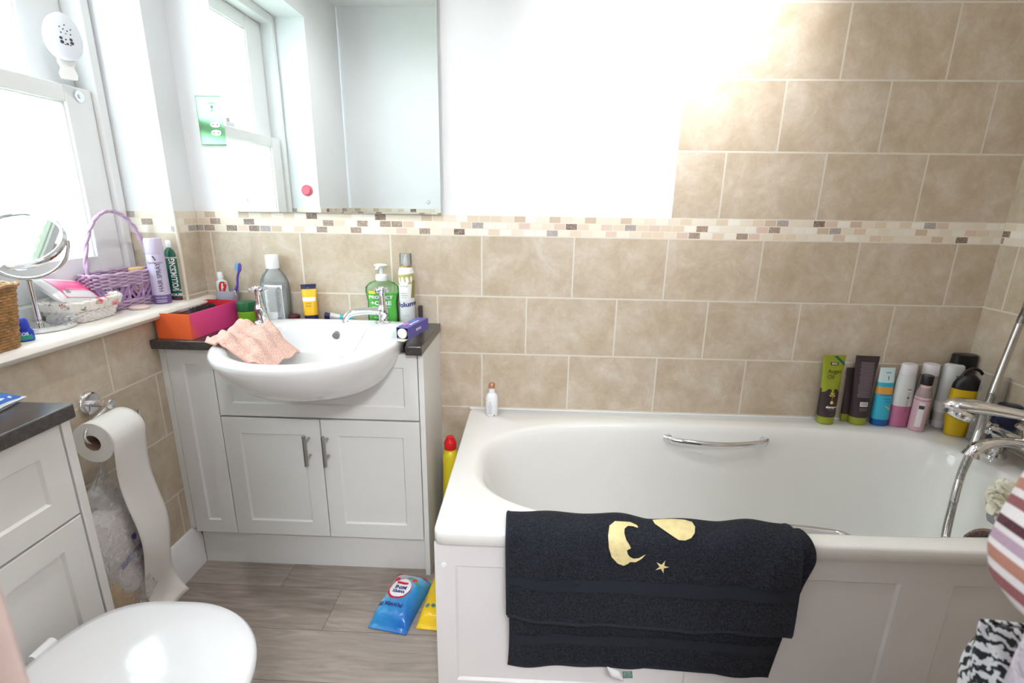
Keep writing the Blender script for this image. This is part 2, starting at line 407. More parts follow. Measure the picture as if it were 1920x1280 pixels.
m_ = MB().box((SX-.002,-.60,1.497), (SX+.004,-.54,1.515)).cyl((SX-.01,-.57,1.515), (SX-.01,-.57,1.53), .012); obj('sash_lock', m_, CHROME, ls, bevel=.001)
m_ = MB()
pr = [(-.16,.858),(.018,.858),(.028,.863),(.032,.8715),(.028,.880),(.018,.885),(-.16,.885)]
ys = [-1.30, 0]
m_.rings([[(x,y,z) for x, z in pr] for y in (WY0, WY1)])
pr2 = [(0,.858)]+pr[1:6]+[(0,.885)]
m_.rings([[(x,y,z) for x, z in pr2] for y in (WY1, -.001)]).rings([[(x,y,z) for x, z in pr2] for y in (-1.12, WY0)])
struct(obj('trim_4', m_, SILLM, bevel=0)); bpy.data.objects['trim_4']['label'] = 'white painted window sill board with rounded nose'
# garden beyond the glass
lawn = obj('lawn', MB().box((-7,-6,-.3), (-.32,5,-.05)), mat('lawn_green', (120,150,80), .9, var=.3, vscale=3, bump=.5, bscale=40), smooth=False)
tag(lawn, 'green lawn beyond the obscured window', 'lawn'); lawn['kind'] = 'stuff'
mb = MB(); rnd = random.Random(3)
for k in range(10):
    r = rnd.uniform(.6,.8); cx, cy, cz = -3.4+rnd.uniform(-.3,.3), -3+k*.55, r*1.2*1.02-.03
    R = []
    for j in range(13):
        ph = pi*(j+.02)/12.04; R.append([(cx+r*sin(ph)*cos(t)*(1+.12*rnd.uniform(-1,1)), cy+r*sin(ph)*sin(t)*(1+.12*rnd.uniform(-1,1)), cz+r*1.2*cos(ph)) for t in [2*pi*i/18 for i in range(18)]])
    mb.rings(R)
tag(obj('hedge', mb, mat('hedge_leaves', (150,170,80), .8, var=.6, vscale=14, bump=1, bscale=30)), 'yellow-green hedge blurred beyond the obscured window', 'hedge')
# portal at the window helps the sky light through it
pd = bpy.data.lights.new('window_portal', 'AREA'); pd.shape = 'RECTANGLE'; pd.size = .95; pd.size_y = 1.2; pd.cycles.is_portal = True
po = bpy.data.objects.new('window_portal', pd); COL.objects.link(po); po.location = (-.29,-.57,1.47); po.rotation_euler = (0,radians(-90),0)
# recessed downlights; the second and third are unseen lamps added as fill
LAMPG = mat('lamp_face', (255,250,240), .5, emit=12)
for i, (x, y, w, cone) in enumerate(DL):
    t = thing('recessed_downlight', ['white recessed downlight in ceiling close to the back wall above the bath end', 'unseen recessed fill downlight added in ceiling above the toilet', 'unseen recessed fill downlight added in ceiling above the middle of the bath panel'][i], 'ceiling light', (x,y,CZ))
    obj('bezel', MB().lathe([(.030,0),(.045,0),(.045,-.004),(.038,-.008),(.030,-.004),(.030,0)], 32, cap0=False, cap1=False), WHITEP, t)
    obj('lamp_face', MB().lathe([(.001,-.002),(.029,-.002)], 24, cap0=False, cap1=False), LAMPG, t)
    ld = bpy.data.lights.new('downlight_lamp', 'SPOT'); ld.energy = w; ld.spot_size = radians(cone*1.7); ld.spot_blend = 1; ld.shadow_soft_size = .04; ld.color = (.98,.98,1)
    lo = bpy.data.objects.new('downlight_lamp', ld); COL.objects.link(lo); lo.location = (0,0,-.012); lo.parent = t
    if i == 0: lo.rotation_euler = (radians(52),0,radians(-4))   # swivelled towards the wall
ld = bpy.data.lights.new('hall_fill_light', 'AREA'); ld.energy = 31; ld.size = .4; ld.color = (.92,.96,1)  # unseen lamp added to send fill light in through the doorway
lo = bpy.data.objects.new('hall_fill_light', ld); COL.objects.link(lo); lo.location = (1.3,-2.5,CZ-.06)
hl = thing('hallway_fill_light', 'unseen round fill light added in the hallway behind the doorway', 'ceiling light', (1.3,-2.5,CZ)); obj('diffuser', MB().lathe([(.2,0),(.2,-.02),(.15,-.05),(.001,-.055)], 32), mat('fill_lamp_diffuser', (255,248,238), .5, emit=1.5), hl)

# ================================================================== FURNITURE
def shaker(w, h, t=.018, fr=.05, rec=.006, sl=.004):
    # door in local coords: x 0..w, z 0..h, front face at y=-t
    mb = MB(); y = -t
    a = [(0,0),(w,0),(w,h),(0,h)]; b = [(fr,fr),(w-fr,fr),(w-fr,h-fr),(fr,h-fr)]; c = [(fr+sl,fr+sl),(w-fr-sl,fr+sl),(w-fr-sl,h-fr-sl),(fr+sl,h-fr-sl)]
    e = .0015
    ai = [(e,e),(w-e,e),(w-e,h-e),(e,h-e)]
    R = [[(p[0],0,p[1]) for p in a], [(p[0],y+e,p[1]) for p in a], [(p[0],y,p[1]) for p in ai], [(p[0],y,p[1]) for p in b], [(p[0],y+rec,p[1]) for p in c]]
    return mb.rings(R)
def bar_handle(parent, x, z0, z1):
    m_ = MB().cyl((x,-.050,z0), (x,-.050,z1), .0058, 16)
    for z in (z0+.022, z1-.022): m_.cyl((x,-.018,z), (x,-.050,z), .0045, 12)
    return obj('handle', m_, BRUSH, parent, bevel=.0006)
van = thing('vanity_unit', 'white shaker vanity cabinet carrying the washbasin against the back wall', 'cabinet', (0,0,0))
box('carcass', (.020,-.25,.13), (.783,-.003,.50), UNITW, van, .001)
box('end_panel', (.785,-.272,0), (.801,-.0005,.772), UNITW, van, .001)
box('end_panel', (0,-.268,.147), (.019,-.0005,.772), UNITW, van, .001)
box('plinth', (.0205,-.245,0), (.784,-.228,.133), UNITW, van, .0006)
def put(name, mb, x, z, parent, y=-.252): return obj(name, mb, UNITW, parent, smooth=False, loc=(x,y,z))
put('tall_panel', shaker(.137,.635,fr=.047), .0215, .135, van)
put('basin_panel', shaker(.620,.212,fr=.042), .162, .558, van)
d = put('door', shaker(.3085,.417,fr=.052), .162, .135, van); bar_handle(d, .271, .275, .377)
d = put('door', shaker(.3085,.417,fr=.052), .4735, .135, van); bar_handle(d, .018, .275, .377)
# worktop around the basin (U shape)
def prism(poly, z0, z1): return MB().rings([[(x,y,z0) for x, y in poly], [(x,y,z1) for x, y in poly]])
mb = prism([(.002,-.298),(.215,-.298),(.225,-.20),(.26,-.045),(.71,-.045),(.73,-.15),(.755,-.298),(.803,-.298),(.805,-.0005),(.002,-.0005)], .775, .802)
tag(obj('vanity_worktop', mb, LAMIN, smooth=False, bevel=.003, seg=3), 'black speckled laminate worktop around the washbasin', 'worktop')
# washbasin
bas = thing('washbasin', 'white ceramic semi-recessed washbasin in the black worktop', 'washbasin', (.487,-.26,.802))
def dring(a, bf, bb, z, dy=0, n=96, eb=5, ef=2.15):
    out = []
    for i in range(n):
        t = 2*pi*i/n; c, s = cos(t), sin(t)
        if s < 0: e, b = ef, bf
        else: e, b = eb, bb
        ex = ef+(eb-ef)*max(0, min(1, (s+.15)/.6))
        out.append((a*math.copysign(abs(c)**(2/ex), c), dy+b*math.copysign(abs(s)**(2/ex), s), z))
    return out
R = [dring(.12,.09,.12,-.140), dring(.165,.15,.14,-.131), dring(.203,.222,.16,-.100), dring(.231,.278,.18,-.058), dring(.248,.308,.192,-.018), dring(.254,.318,.199,.000), dring(.255,.320,.200,.012),
     dring(.252,.317,.199,.018), dring(.245,.310,.196,.021), dring(.228,.292,.188,.021),
     dring(.212,.283,.172,.019,0,96,2.1), dring(.207,.277,.165,.013,0,96,2.1), dring(.200,.267,.158,-.005,0,96,2.1), dring(.183,.235,.140,-.05,0,96,2.1), dring(.145,.17,.105,-.092,0,96,2.1), dring(.08,.08,.055,-.110,0,96,2), dring(.022,.022,.02,-.114,0,96,2)]
obj('bowl', MB().rings(R), CERAM, bas, angle=60)
obj('overflow_ring', MB().cyl((-.005,.158,-.020), (-.005,.143,-.023), .0115, 24), mat('overflow_grey', (150,146,142), .4, .6), bas)
obj('waste', MB().lathe([(.001,-.112),(.020,-.112),(.022,-.114)], 24, (0,0)), CHROME, bas)
def pillar_tap(x, y, yaw_, swivel):
    t = obj('tap', MB().lathe([(.024,.020),(.025,.023),(.023,.027),(.014,.031),(.0125,.040),(.015,.048),(.017,.055),(.017,.068),(.013,.076),(.010,.085),(.011,.092),(.0095,.098),(.0085,.112)], 28), CHROME, bas, loc=(x,y,0), rot=(0,0,yaw_))
    sp = spline([(0,-.010,.060),(0,-.045,.064),(0,-.085,.062),(0,-.108,.055),(0,-.117,.042),(0,-.117,.032)], 6)
    obj('spout', MB().tube(sp, [.0125-.003*min(1,k/24) for k in range(len(sp))], 16), CHROME, t)
    h = MB().lathe([(.008,.108),(.010,.114),(.0095,.122),(.012,.126),(.013,.132),(.010,.138),(.001,.140)], 24)
    for k in range(4):
        a = swivel+k*pi/2; c, s = cos(a), sin(a)
        h.tube([(c*.006,s*.006,.128),(c*.018,s*.018,.128),(c*.024,s*.024,.128),(c*.029,s*.029,.128)], [.004,.0042,.0065,.0035], 12)
    obj('cross_handle', h, CHROME, t)
    return t
pillar_tap(-.238,.130,.62,.3); pillar_tap(.150,.158,-1.15,.75)
ch = spline([(.140,.135,.023),(.120,.115,.018),(.108,.100,.004),(.100,.085,-.015),(.085,.06,-.045),(.065,.03,-.085)], 10)
m_ = MB()
for i, p in enumerate(ch[:-1]):
    if i % 1 == 0: m_.tube([p, ch[i+1]], .0011 if i % 2 else .0017, 6)
obj('plug_chain', m_, CHROME, bas)
# ------- WC unit at the left
wc = thing('toilet_unit', 'white shaker cistern cabinet along the left wall beside the toilet', 'cabinet', (0,-.80,0))
box('carcass', (0,-.63,.02), (.200,-.018,.79), UNITW, wc, .001)
box('end_panel', (0.0,-.0178,0), (.222,0,.79), UNITW, wc, .001)
def sidepanel(name, y0, z0, w, h, fr, parent):
    mb = shaker(w, h, fr=fr); mb.v = [(-yy, -xx, z) for xx, yy, z in mb.v]
    return obj(name, mb, UNITW, parent, smooth=False, loc=(.202,y0,z0))
sidepanel('upper_panel', -.020, .592, .60, .195, .050, wc)
sidepanel('lower_panel', -.020, .03, .60, .558, .050, wc)
mb = prism([(.001,-.64),(.236,-.64),(.236,-.004),(.232,0),(.001,0)], .790, .818)
tag(obj('toilet_unit_worktop', mb, LAMIN, smooth=False, bevel=.006, seg=4, loc=(0,-.795,0)), 'black laminate worktop on the cistern cabinet at the left edge', 'worktop')
# toilet
toi = thing('toilet', 'white back-to-wall toilet with closed lid in the bottom left corner', 'toilet', (.233,-1.050,0))
def oval(a0, a1, b, z, n=64):   # x from a0 (straight back) to a1 (round front)
    out = []; cx = a0+(a1-a0)*.50; 
    for i in range(n):
        t = 2*pi*i/n; c, s = cos(t), sin(t)
        if c > 0: out.append((cx+(a1-cx)*c, b*s, z))
        else: out.append((cx+(cx-a0)*math.copysign(abs(c)**.55, c), b*math.copysign(abs(s)**(.75), s) if abs(s) < 1 else b*s, z))
    return out
obj('pan', MB().rings([oval(0,.30,.12,0), oval(0,.31,.125,.03), oval(0,.33,.12,.15), oval(0,.38,.15,.26), oval(0,.405,.17,.33), oval(0,.415,.178,.385), oval(.01,.405,.170,.39)]), CERAM, toi, angle=60)
obj('seat', MB().rings([oval(.03,.412,.176,.392), oval(.025,.418,.183,.397), oval(.025,.418,.183,.402), oval(.03,.414,.178,.406)]), WHITEP, toi, angle=60)
LIDM = mat('white_lid_plastic', (242,242,245), .12, coat=.4)
lid = obj('lid', MB().rings([oval(.035,.418,.182,.408), oval(.03,.425,.188,.412), oval(.03,.426,.189,.422), oval(.033,.420,.184,.429), oval(.05,.40,.165,.434), oval(.09,.34,.12,.4375), oval(.15,.27,.06,.439)]), LIDM, toi, angle=60)
for y in (-.07,.07): obj('hinge', MB().cyl((.022,y-.02,.418), (.022,y+.02,.418), .010, 20), WHITEP, toi)
# packet on the WC worktop
PKW = mat('packet_film', (236,240,246), .35)
p = thing('wipes_packet', 'white and blue packet lying on the left black worktop', 'packet', (.075,-.90,.818), (0,0,.25))
b = MB().grid(lambda u, v: ((u-.5)*.15, (v-.5)*.22, .004+.030*(max(0,1-abs(2*u-1)**3)*max(0,1-abs(2*v-1)**4))**.7+.003*sin(9*u)*sin(11*v)), 20, 20)
b.grid(lambda u, v: ((u-.5)*.15, (v-.5)*.22, .001), 20, 20, True)
obj('film', b, PKW, p)
def pk(u, v): 
    a, c = u/.15+.5, v/.22+.5; return (u, v, .005+.030*(max(0,1-abs(2*a-1)**3)*max(0,1-abs(2*c-1)**4))**.7+.003*sin(9*a)*sin(11*c))
stick('printed_band', xf(rect(.03,.20), .058, 0), pk, mat('packet_blue', (24,96,190), .4), p)
stick('printed_band', xf(rect(.14,.02), 0, .094), pk, MC['packet_blue'], p)
stick('lettering', xf(text_tris('WIPES', .03), 0, -.02), pk, MC['packet_blue'], p)

# ------- bathtub
bath = thing('bathtub', 'white acrylic bathtub along the back wall', 'bathtub', (0,0,0))
def rrect(x0, x1, y0, y1, r, z, n=560, e=2):
    # points matched by angle about the centre
    cx, cy, hx, hy = (x0+x1)/2, (y0+y1)/2, (x1-x0)/2, (y1-y0)/2; out = []
    for i in range(n):
        t = 2*pi*(i+.5)/n; c, s = cos(t), sin(t)
        dx, dy = c*hx, s*hy     # direction stretched
        k = 1/max(abs(dx)/hx, abs(dy)/hy); px, py = dx*k, dy*k
        # round the corner
        qx, qy = abs(px)-(hx-r), abs(py)-(hy-r)
        if qx > 0 and qy > 0:
            L = sqrt(qx*qx+qy*qy); 
            px = math.copysign(hx-r+qx/L*r, px); py = math.copysign(hy-r+qy/L*r, py)
        out.append((cx+px, cy+py, z))
    return out
def sup(x0, x1, y0, y1, el, er, z, n=560):
    cx, cy, hx, hy = (x0+x1)/2, (y0+y1)/2, (x1-x0)/2, (y1-y0)/2; out = []
    for i in range(n):
        t = 2*pi*(i+.5)/n; c, s = cos(t), sin(t); e = el if c < 0 else er
        e = el+(er-el)*(c+1)/2
        k = (abs(c)**e+abs(s)**e)**(-1/e)
        out.append((cx+hx*c*k, cy+hy*s*k, z))
    return out
R = [rrect(.908,2.589,-.699,-.001,.02,.455), rrect(.905,2.589,-.702,-.001,.022,.458), rrect(.905,2.589,-.702,-.001,.024,.484), rrect(.907,2.589,-.700,-.001,.024,.489), rrect(.911,2.588,-.696,-.002,.024,.491),
     sup(.962,2.462,-.662,-.078,2.8,4.2,.4905), sup(.972,2.455,-.655,-.086,2.8,4.2,.488), sup(.982,2.448,-.648,-.093,2.8,4.2,.481), sup(.992,2.442,-.642,-.100,2.8,4.2,.468),
     sup(1.01,2.432,-.634,-.110,2.8,4,.42), sup(1.06,2.41,-.618,-.128,2.9,4,.30), sup(1.13,2.385,-.598,-.148,3,4,.17), sup(1.19,2.36,-.58,-.165,3,4,.115), sup(1.25,2.32,-.55,-.19,3,4,.088), sup(1.40,2.2,-.46,-.28,3,4,.082), sup(1.7,1.9,-.40,-.34,3,4,.081)]
obj('tub', MB().rings(R, False, True), ACRYL, bath, angle=70)
def grab(x0, x1, y, z, sgn, parent):
    pts = [(x0,y,z),(x0+.01,y-sgn*.012,z)]+[(x0+(x1-x0)*k/12, y-sgn*(.014+.026*sin(pi*k/12)), z-.003*sin(pi*k/12)) for k in range(1,12)]+[(x1-.01,y-sgn*.012,z),(x1,y,z)]
    m_ = MB().tube(pts, .0115, 16, flat=.7)
    for x in (x0+.012, x1-.012): m_.cyl((x,y+sgn*.014,z), (x,y-sgn*.006,z), .013, 18)
    return obj('grab_handle', m_, CHROME, parent)
grab(1.575, 1.915, -.108, .450, 1, bath); grab(1.55, 1.875, -.628, .456, -1, bath)
obj('overflow_cover', MB().cyl((2.436,-.41,.375), (2.416,-.41,.368), .034, 32), mat('overflow_satin', (158,160,166), .35, .9), bath, bevel=.003)
obj('waste', MB().lathe([(.001,.086),(.03,.086),(.033,.083)], 24, (2.15,-.37)), CHROME, bath)
# bath panel
mb = MB(); w, h = 1.683, .452; t = .016
xsr = [(.047,.545),(.60,1.055),(1.171,1.64)]; z0r, z1r = .055, .392
xs = [0]+[v for r_ in xsr for v in r_]+[w]
for i in range(0, len(xs), 2): mb.box((xs[i],0,0), (xs[i+1],t,h))
for a_, b_ in xsr:
    mb.box((a_,0,0), (b_,t,z0r)); mb.box((a_,0,z1r), (b_,t,h)); mb.box((a_+.0,.005,z0r), (b_,t,z1r))
    mb.rings([[(a_,.0001,z0r),(b_,.0001,z0r),(b_,.0001,z1r),(a_,.0001,z1r)], [(a_+.006,.0052,z0r+.006),(b_-.006,.0052,z0r+.006),(b_-.006,.0052,z1r-.006),(a_+.006,.0052,z1r-.006)]], False, False)
pan = obj('front_panel', mb, PANELW, bath, smooth=False, loc=(.905,-.69,0))
box('end_panel', (.905,-.673,0), (.921,-.005,h), PANELW, bath, .001)
for x, z in ((.022,.394),(.843,.412),(1.64,.41)):
    obj('screw_cap', MB().cyl((x,.001,z), (x,-.003,z), .0065, 20), WHITEP, pan, bevel=.0015)

# ================================================================== WALL THINGS
mir = thing('wall_mirror', 'large frameless mirror fixed to the wall above the washbasin', 'mirror', (.14,0,1.1645))
box('glass', (0,-.012,0), (.678,-.0065,.74), MIRR, mir, .0008)
box('backing', (.001,-.0063,.001), (.677,-.004,.739), mat('mirror_edge_green', (150,176,164), .3), mir, 0)
for x in (.041,.637):
    for z in (.038,.70): obj('mirror_screw', MB().cyl((x,.005,z), (x,-.0145,z), .0065, 20), CHROME, mir, bevel=.0015)
so = thing('shaver_socket', 'polished metal shaver socket plate on the wall half behind the mirror', 'socket', (.053,.005,1.368))
box('plate', (0,-.0085,0), (.1,0,.143), mat('socket_plate_green_reflection', (112,160,118), .12, 1), so, .002)  # green base colour stands in for foliage reflected in the chrome
for z in (.060,.036):
    f = obj('socket_face', MB().rings([[(.055+.016*cos(a)*1.0, -.0085-d, z+.0085*math.copysign(abs(sin(a))**.7, sin(a))) for a in [2*pi*i/24 for i in range(24)]] for d in (0,.002)]), WHITEP, so)
    for x in (.048,.062): obj('socket_hole', MB().cyl((x,-.0104,z), (x,-.0108,z), .0022, 12), mat('socket_hole_grey', (110,106,104), .6), f)
def plane_fn(ox, oy, oz, ux, vz): return lambda u, v: (ox+u*ux[0]+v*vz[0], oy+u*ux[1]+v*vz[1], oz+u*ux[2]+v*vz[2])
fn = plane_fn(.050,-.0089,.112,(1,0,0),(0,0,1))
stick('lettering', [xf(text_tris('SHAVERS', .0055), 0, .010), xf(text_tris('ONLY', .0055), 0, -.012), xf(ell(.004,.004,16), 0, 0), xf(rect(.002,.006), 0, -.005)], fn, ink((120,150,128)), so)
# air freshener on the sash
af = thing('air_freshener', 'white oval pierced air freshener stuck high on the window frame', 'air freshener', (-.120,-.240,1.606), (0,0,radians(62)))
R = []
def egg(rx, rz, y, n=40): return [(rx*cos(a)*(1-.10*sin(a)), y, rz*sin(a)) for a in [2*pi*i/n for i in range(n)]]
obj('shell', MB().rings([egg(.036,.054,.030), egg(.038,.056,.026), egg(.038,.056,.002), egg(.036,.054,-.004), egg(.030,.046,-.007), egg(.006,.01,-.008)]), mat('white_freshener', (238,240,248), .3), af)
obj('holder', MB().rings([[(x*k,.020+d,z) for x, z in [(-.016,-.05),(.016,-.05),(.018,-.06),(.013,-.072),(.019,-.088),(.016,-.10),(-.016,-.10),(-.019,-.088),(-.013,-.072),(-.018,-.06)]] for d, k in ((-.006,1),(.008,1))]), mat('white_freshener_bracket', (250,246,244), .4), af, smooth=False, bevel=.001)
hs_ = [(0,.022,.0018),(-.011,.016,.0018),(.012,.014,.0018),(-.004,.012,.0018),(.004,.009,.0018),(-.010,.003,.0018),(.010,.002,.0018),(0,.002,.0015),(-.012,-.010,.0036),(.009,-.010,.0036),(-.002,-.012,.002),(-.011,-.019,.0042),(.010,-.018,.0042),(0,-.022,.0028),(-.005,-.024,.0016),(.006,-.024,.0016)]
stick('vent_hole', [xf(ell(r_,r_,10), x, z) for x, z, r_ in hs_], lambda u, v: (u,-.0084,v+.003), ink((70,74,78)), af)
# pink suction hook on the far window reveal
pk_ = thing('suction_cap', 'round pink suction cap on the far side of the window recess', 'suction cap', (-.065,-1.0295,1.253))
obj('disc', MB().tube([(0,0,0),(0,.004,0),(0,.010,0),(0,.013,0)], [.028,.027,.022,.019], 28), mat('pink_rubber', (240,96,116), .4), pk_)

# ------- toilet roll holder and roll
th = thing('toilet_roll_holder', 'chrome toilet roll holder with round wall plate on the left wall', 'toilet roll holder', (0,-.530,.700))
obj('wall_plate', MB().tube([(0,0,0),(.006,0,0),(.010,0,0),(.0115,0,0)], [.031,.031,.028,.022], 36, upv=(0,0,1)), CHROME, th)
obj('post', MB().tube([(.011,0,0),(.045,0,0),(.047,0,0),(.050,0,0),(.062,0,0),(.064,0,0)], [.0085,.0085,.011,.0125,.0125,.010], 20, upv=(0,0,1)), CHROME, th)
arm = spline([(.056,-.006,-.002),(.066,-.035,-.006),(.074,-.080,-.016),(.078,-.103,-.034),(.080,-.102,-.052),(.082,-.085,-.060),(.083,-.04,-.061),(.083,.045,-.061),(.083,.052,-.056),(.083,.053,-.044),(.083,.053,-.036)], 8)
obj('arm', MB().tube(arm, .0036, 12), CHROME, th)
tr = thing('toilet_roll', 'white toilet roll on the chrome holder with a long trailing sheet', 'toilet roll', (.083,-.575,.640))
PAPER = mat('toilet_tissue', (240,237,232), .95, bump=.3, bscale=260, bdist=.0006)
def ycyl(R_, y0, y1, r_in, n=48):
    P = [(r_in,y0),(R_-.001,y0),(R_,y0+.001),(R_,y1-.001),(R_-.001,y1),(r_in,y1),(r_in,y0)]
    return MB().rings([[(r*cos(2*pi*i/n), y, r*sin(2*pi*i/n)) for i in range(n)] for r, y in P], False, False)
obj('paper', ycyl(.050,-.050,.050,.0205), PAPER, tr)
obj('core', ycyl(.0203,-.0495,.0495,.019), mat('card_core', (168,140,118), .9), tr)
Pth = [(.051*cos(a), .051*sin(a)) for a in [radians(d) for d in range(120,-1,-12)]]
zs = [-.05-.53*k/26 for k in range(27)]
def sheet(u, v):
    k = v*(len(Pth)+len(zs)-1); 
    full = Pth+[(.051-.050*((-z-.05)/.53)**1.2+.012*sin(z*14)+(.045*((-z-.46)/.12)**2 if z < -.46 else 0), z) for z in zs]
    i = min(int(k), len(full)-2); f = k-i; x = full[i][0]*(1-f)+full[i+1][0]*f; z = full[i][1]*(1-f)+full[i+1][1]*f
    q = max(0, (-z-.02)/.56); 
    x += .004*sin(6*u+z*20)*q*2
    return (x+.001, -.050+.100*u+.055*q-.02*(1-u)*q*0, z+.030*u*q*q)
obj('hanging_sheet', MB().grid(sheet, 10, 60), PAPER, tr, solid=.0008)
cr = [k for k in (-.10,-.21,-.32,-.43,-.53)]

# ------- plastic bag with pack hanging behind the roll
def film(name, rgb, a):
    g = G(name); N, L = g.N, g.L; b = g.b
    b.inputs['Base Color'].default_value = lin(rgb); b.inputs['Roughness'].default_value = .12
    n = g.noise(g.tc.outputs['Object'], 35, 4, .6, 1.5)
    g.L.new(g.ramp(n, [(.38,(a*.5,)*3+(1,)),(.62,(min(1,a*1.5),)*3+(1,))]), b.inputs['Alpha']); g.L.new(g.bump(n, .8, .006), b.inputs['Normal']); return g.m
FILM = film('clear_crinkled_film', (250,250,250), .22)
FILMW = mat('white_printed_film', (226,216,216), .3, bump=.5, bscale=50, bdist=.004)
bg_ = thing('plastic_bag', 'clear plastic bag of white packs hanging on the left wall below the toilet roll', 'bag', (.055,-.610,.10))
def bagring(z, rx, ry, dx=0, dy=0, n=28, wob=.006):
    return [(dx+rx*cos(a)+wob*sin(5*a+z*40), dy+ry*sin(a)+wob*cos(4*a+z*30), z) for a in [2*pi*i/n for i in range(n)]]
obj('bag_film', MB().rings([bagring(.04,.03,.06,.0,.035), bagring(.07,.046,.085,0,.03), bagring(.16,.048,.092,0,.022), bagring(.26,.047,.088,0,.012), bagring(.34,.042,.075,0,0), bagring(.39,.020,.045,0,.005), bagring(.44,.005,.010,.0,.02,wob=.002), bagring(.53,.002,.004,.012,.03,wob=.001)]), FILM, bg_, solid=.0006)
obj('white_pack', MB().rings([bagring(.10,.030,.060,0,.035,wob=.002), bagring(.12,.036,.070,0,.03,wob=.002), bagring(.23,.037,.074,0,.02,wob=.003), bagring(.32,.034,.065,0,.005,wob=.003), bagring(.345,.018,.04,0,.0,wob=.003)]), FILMW, bg_)
def bf(u, v): return (.0385+.004*cos(u*20), .035+u, .21+v)
stick('printed_band', xf(rect(.085,.018), -.020, .0, .25), bf, mat('purple_print', (88,78,150), .4), bg_)
stick('printed_flower', [xf(ell(.007,.010), -.01, .045, .4), xf(rect(.002,.02), -.014, .03, .3)], bf, MC['purple_print'], bg_)
stick('printed_picture', [xf(ell(.02,.016), -.005, -.035, .5)], bf, mat('mauve_print', (170,140,158), .4), bg_)
stick('lettering', xf(text_tris('Soft', .015, .0004), -.020, .0, .25), lambda u, v: (bf(u,v)[0]+.0006,)+bf(u,v)[1:], ink((210,205,230)), bg_)
obj('yellow_pack', MB().rings([bagring(.055,.026,.045,-.002,.0,wob=.001), bagring(.065,.030,.05,-.002,.0,wob=.001), bagring(.14,.030,.05,-.002,-.012,wob=.002), bagring(.16,.024,.042,-.002,-.016,wob=.002)]), mat('amber_film', (206,168,92), .35), bg_)
bag2 = thing('yellow_refill_bag', 'crumpled clear and yellow refill bag on the floor behind the toilet', 'bag', (.075,-.600,.0))
obj('bag_film', MB().rings([bagring(.002,.04,.09,0,0,wob=.004), bagring(.03,.05,.10,0,0,wob=.006), bagring(.075,.04,.085,0,.005,wob=.01), bagring(.105,.012,.05,.0,.01,wob=.008)]), FILM, bag2, solid=.0006)
obj('yellow_sachet', MB().rings([bagring(.006,.03,.07,0,0,wob=.002), bagring(.03,.036,.08,0,0,wob=.004), bagring(.06,.028,.06,.0,-.01,wob=.004)]), mat('bright_yellow_film', (236,196,40), .3, bump=.5, bscale=40, bdist=.004), bag2)
stick('printed_label', [xf(rect(.03,.022), .01, .0, .4)], lambda u, v: (.047-abs(u)*.2, u, .045+v), mat('green_print', (86,140,70), .4), bag2)

# ------- floor packets
def pillow(name, label, loc, rot, w, l, t, matl, cat='packet'):
    p = thing(name, label, cat, loc, rot)
    def zf(u, v):
        a, c = 2*u/w, 2*v/l
        if abs(c) > .84: return .004+.010*(1-(abs(c)-.84)/.16)*max(0,1-abs(a)**4)
        e = max(0, 1-(abs(c)/.9)**5)*max(0, 1-abs(a)**5)
        return .006+t*e**.6+.0012*sin(25*u/w)*sin(17*v/l)
    top = lambda u, v: (u, v, zf(u, v)+.0006)
    b = MB().grid(lambda u, v: ((u-.5)*w, (v-.5)*l, zf((u-.5)*w,(v-.5)*l)), 24, 36).grid(lambda u, v: ((u-.5)*w, (v-.5)*l, .0015), 24, 36, True)
    for i in range(24): pass
    rim = [((i/24-.5)*w, -l/2) for i in range(24)]+[(w/2,(i/36-.5)*l) for i in range(36)]+[((.5-i/24)*w, l/2) for i in range(24)]+[(-w/2,(.5-i/36)*l) for i in range(36)]
    b.rings([[(x,y,.0015) for x, y in rim], [(x,y,zf(x,y)) for x, y in rim]], False, False)
    obj('film', b, matl, p); return p, top
def wipes_mat():
    g = G('blue_pink_wipes_film'); x, y, z = g.sep(g.tc.outputs['Object'])
    f = g.ma('ADD', g.ma('MULTIPLY', x, -4.2), g.ma('MULTIPLY', y, 3.2)); f = g.ma('ADD', f, .42)
    n = g.noise(g.tc.outputs['Object'], 18, 3)
    f = g.ma('ADD', f, g.ma('MULTIPLY', g.ma('SUBTRACT', n, .5), .25))
    c = g.ramp(f, [(.0, lin((30,110,190))), (.35, lin((60,150,210))), (.62, lin((150,200,220))), (.8, lin((230,190,200))), (.95, lin((226,70,100)))])
    return g.out(c, .25, g.bump(g.noise(g.tc.outputs['Object'], 30, 3), .5, .004))
p, top = pillow('wipes_packet', 'blue and pink cleaning wipes packet lying on the floor by the vanity', (.738,-.400,.001), (0,0,radians(-10)), .118, .215, .040, wipes_mat())
rose = mat('rose_print', (214,60,84), .4); leaf = mat('leaf_print', (96,160,90), .4); whitei = ink((244,244,246)); navyi = ink((36,50,120)); redi = ink((210,30,50)); oran = ink((240,150,30))
stick('printed_ring', xf(ell(.036,.043), -.012, .012), top, redi, p)
def lift(f, d): return lambda u, v: (f(u,v)[0], f(u,v)[1], f(u,v)[2]+d)
stick('label_disc', xf(ell(.032,.038), -.010, .014), lift(top,.0008), whitei, p)
for q_ in ((.010,.009,-.034,.046),(.009,.008,.022,.050),(.008,.008,.042,.082),(.012,.008,-.045,.088)): stick('printed_flower', xf(ell(q_[0],q_[1]), q_[2], q_[3]), lift(top,.0014), rose, p)
stick('printed_leaf', [xf(ell(.010,.004), .004, .060, .5), xf(ell(.012,.004), .034, .040, -.5)], lift(top,.0016), leaf, p)
stick('logo_bar', xf(rect(.036,.009), -.010, .032), lift(top,.0016), redi, p)
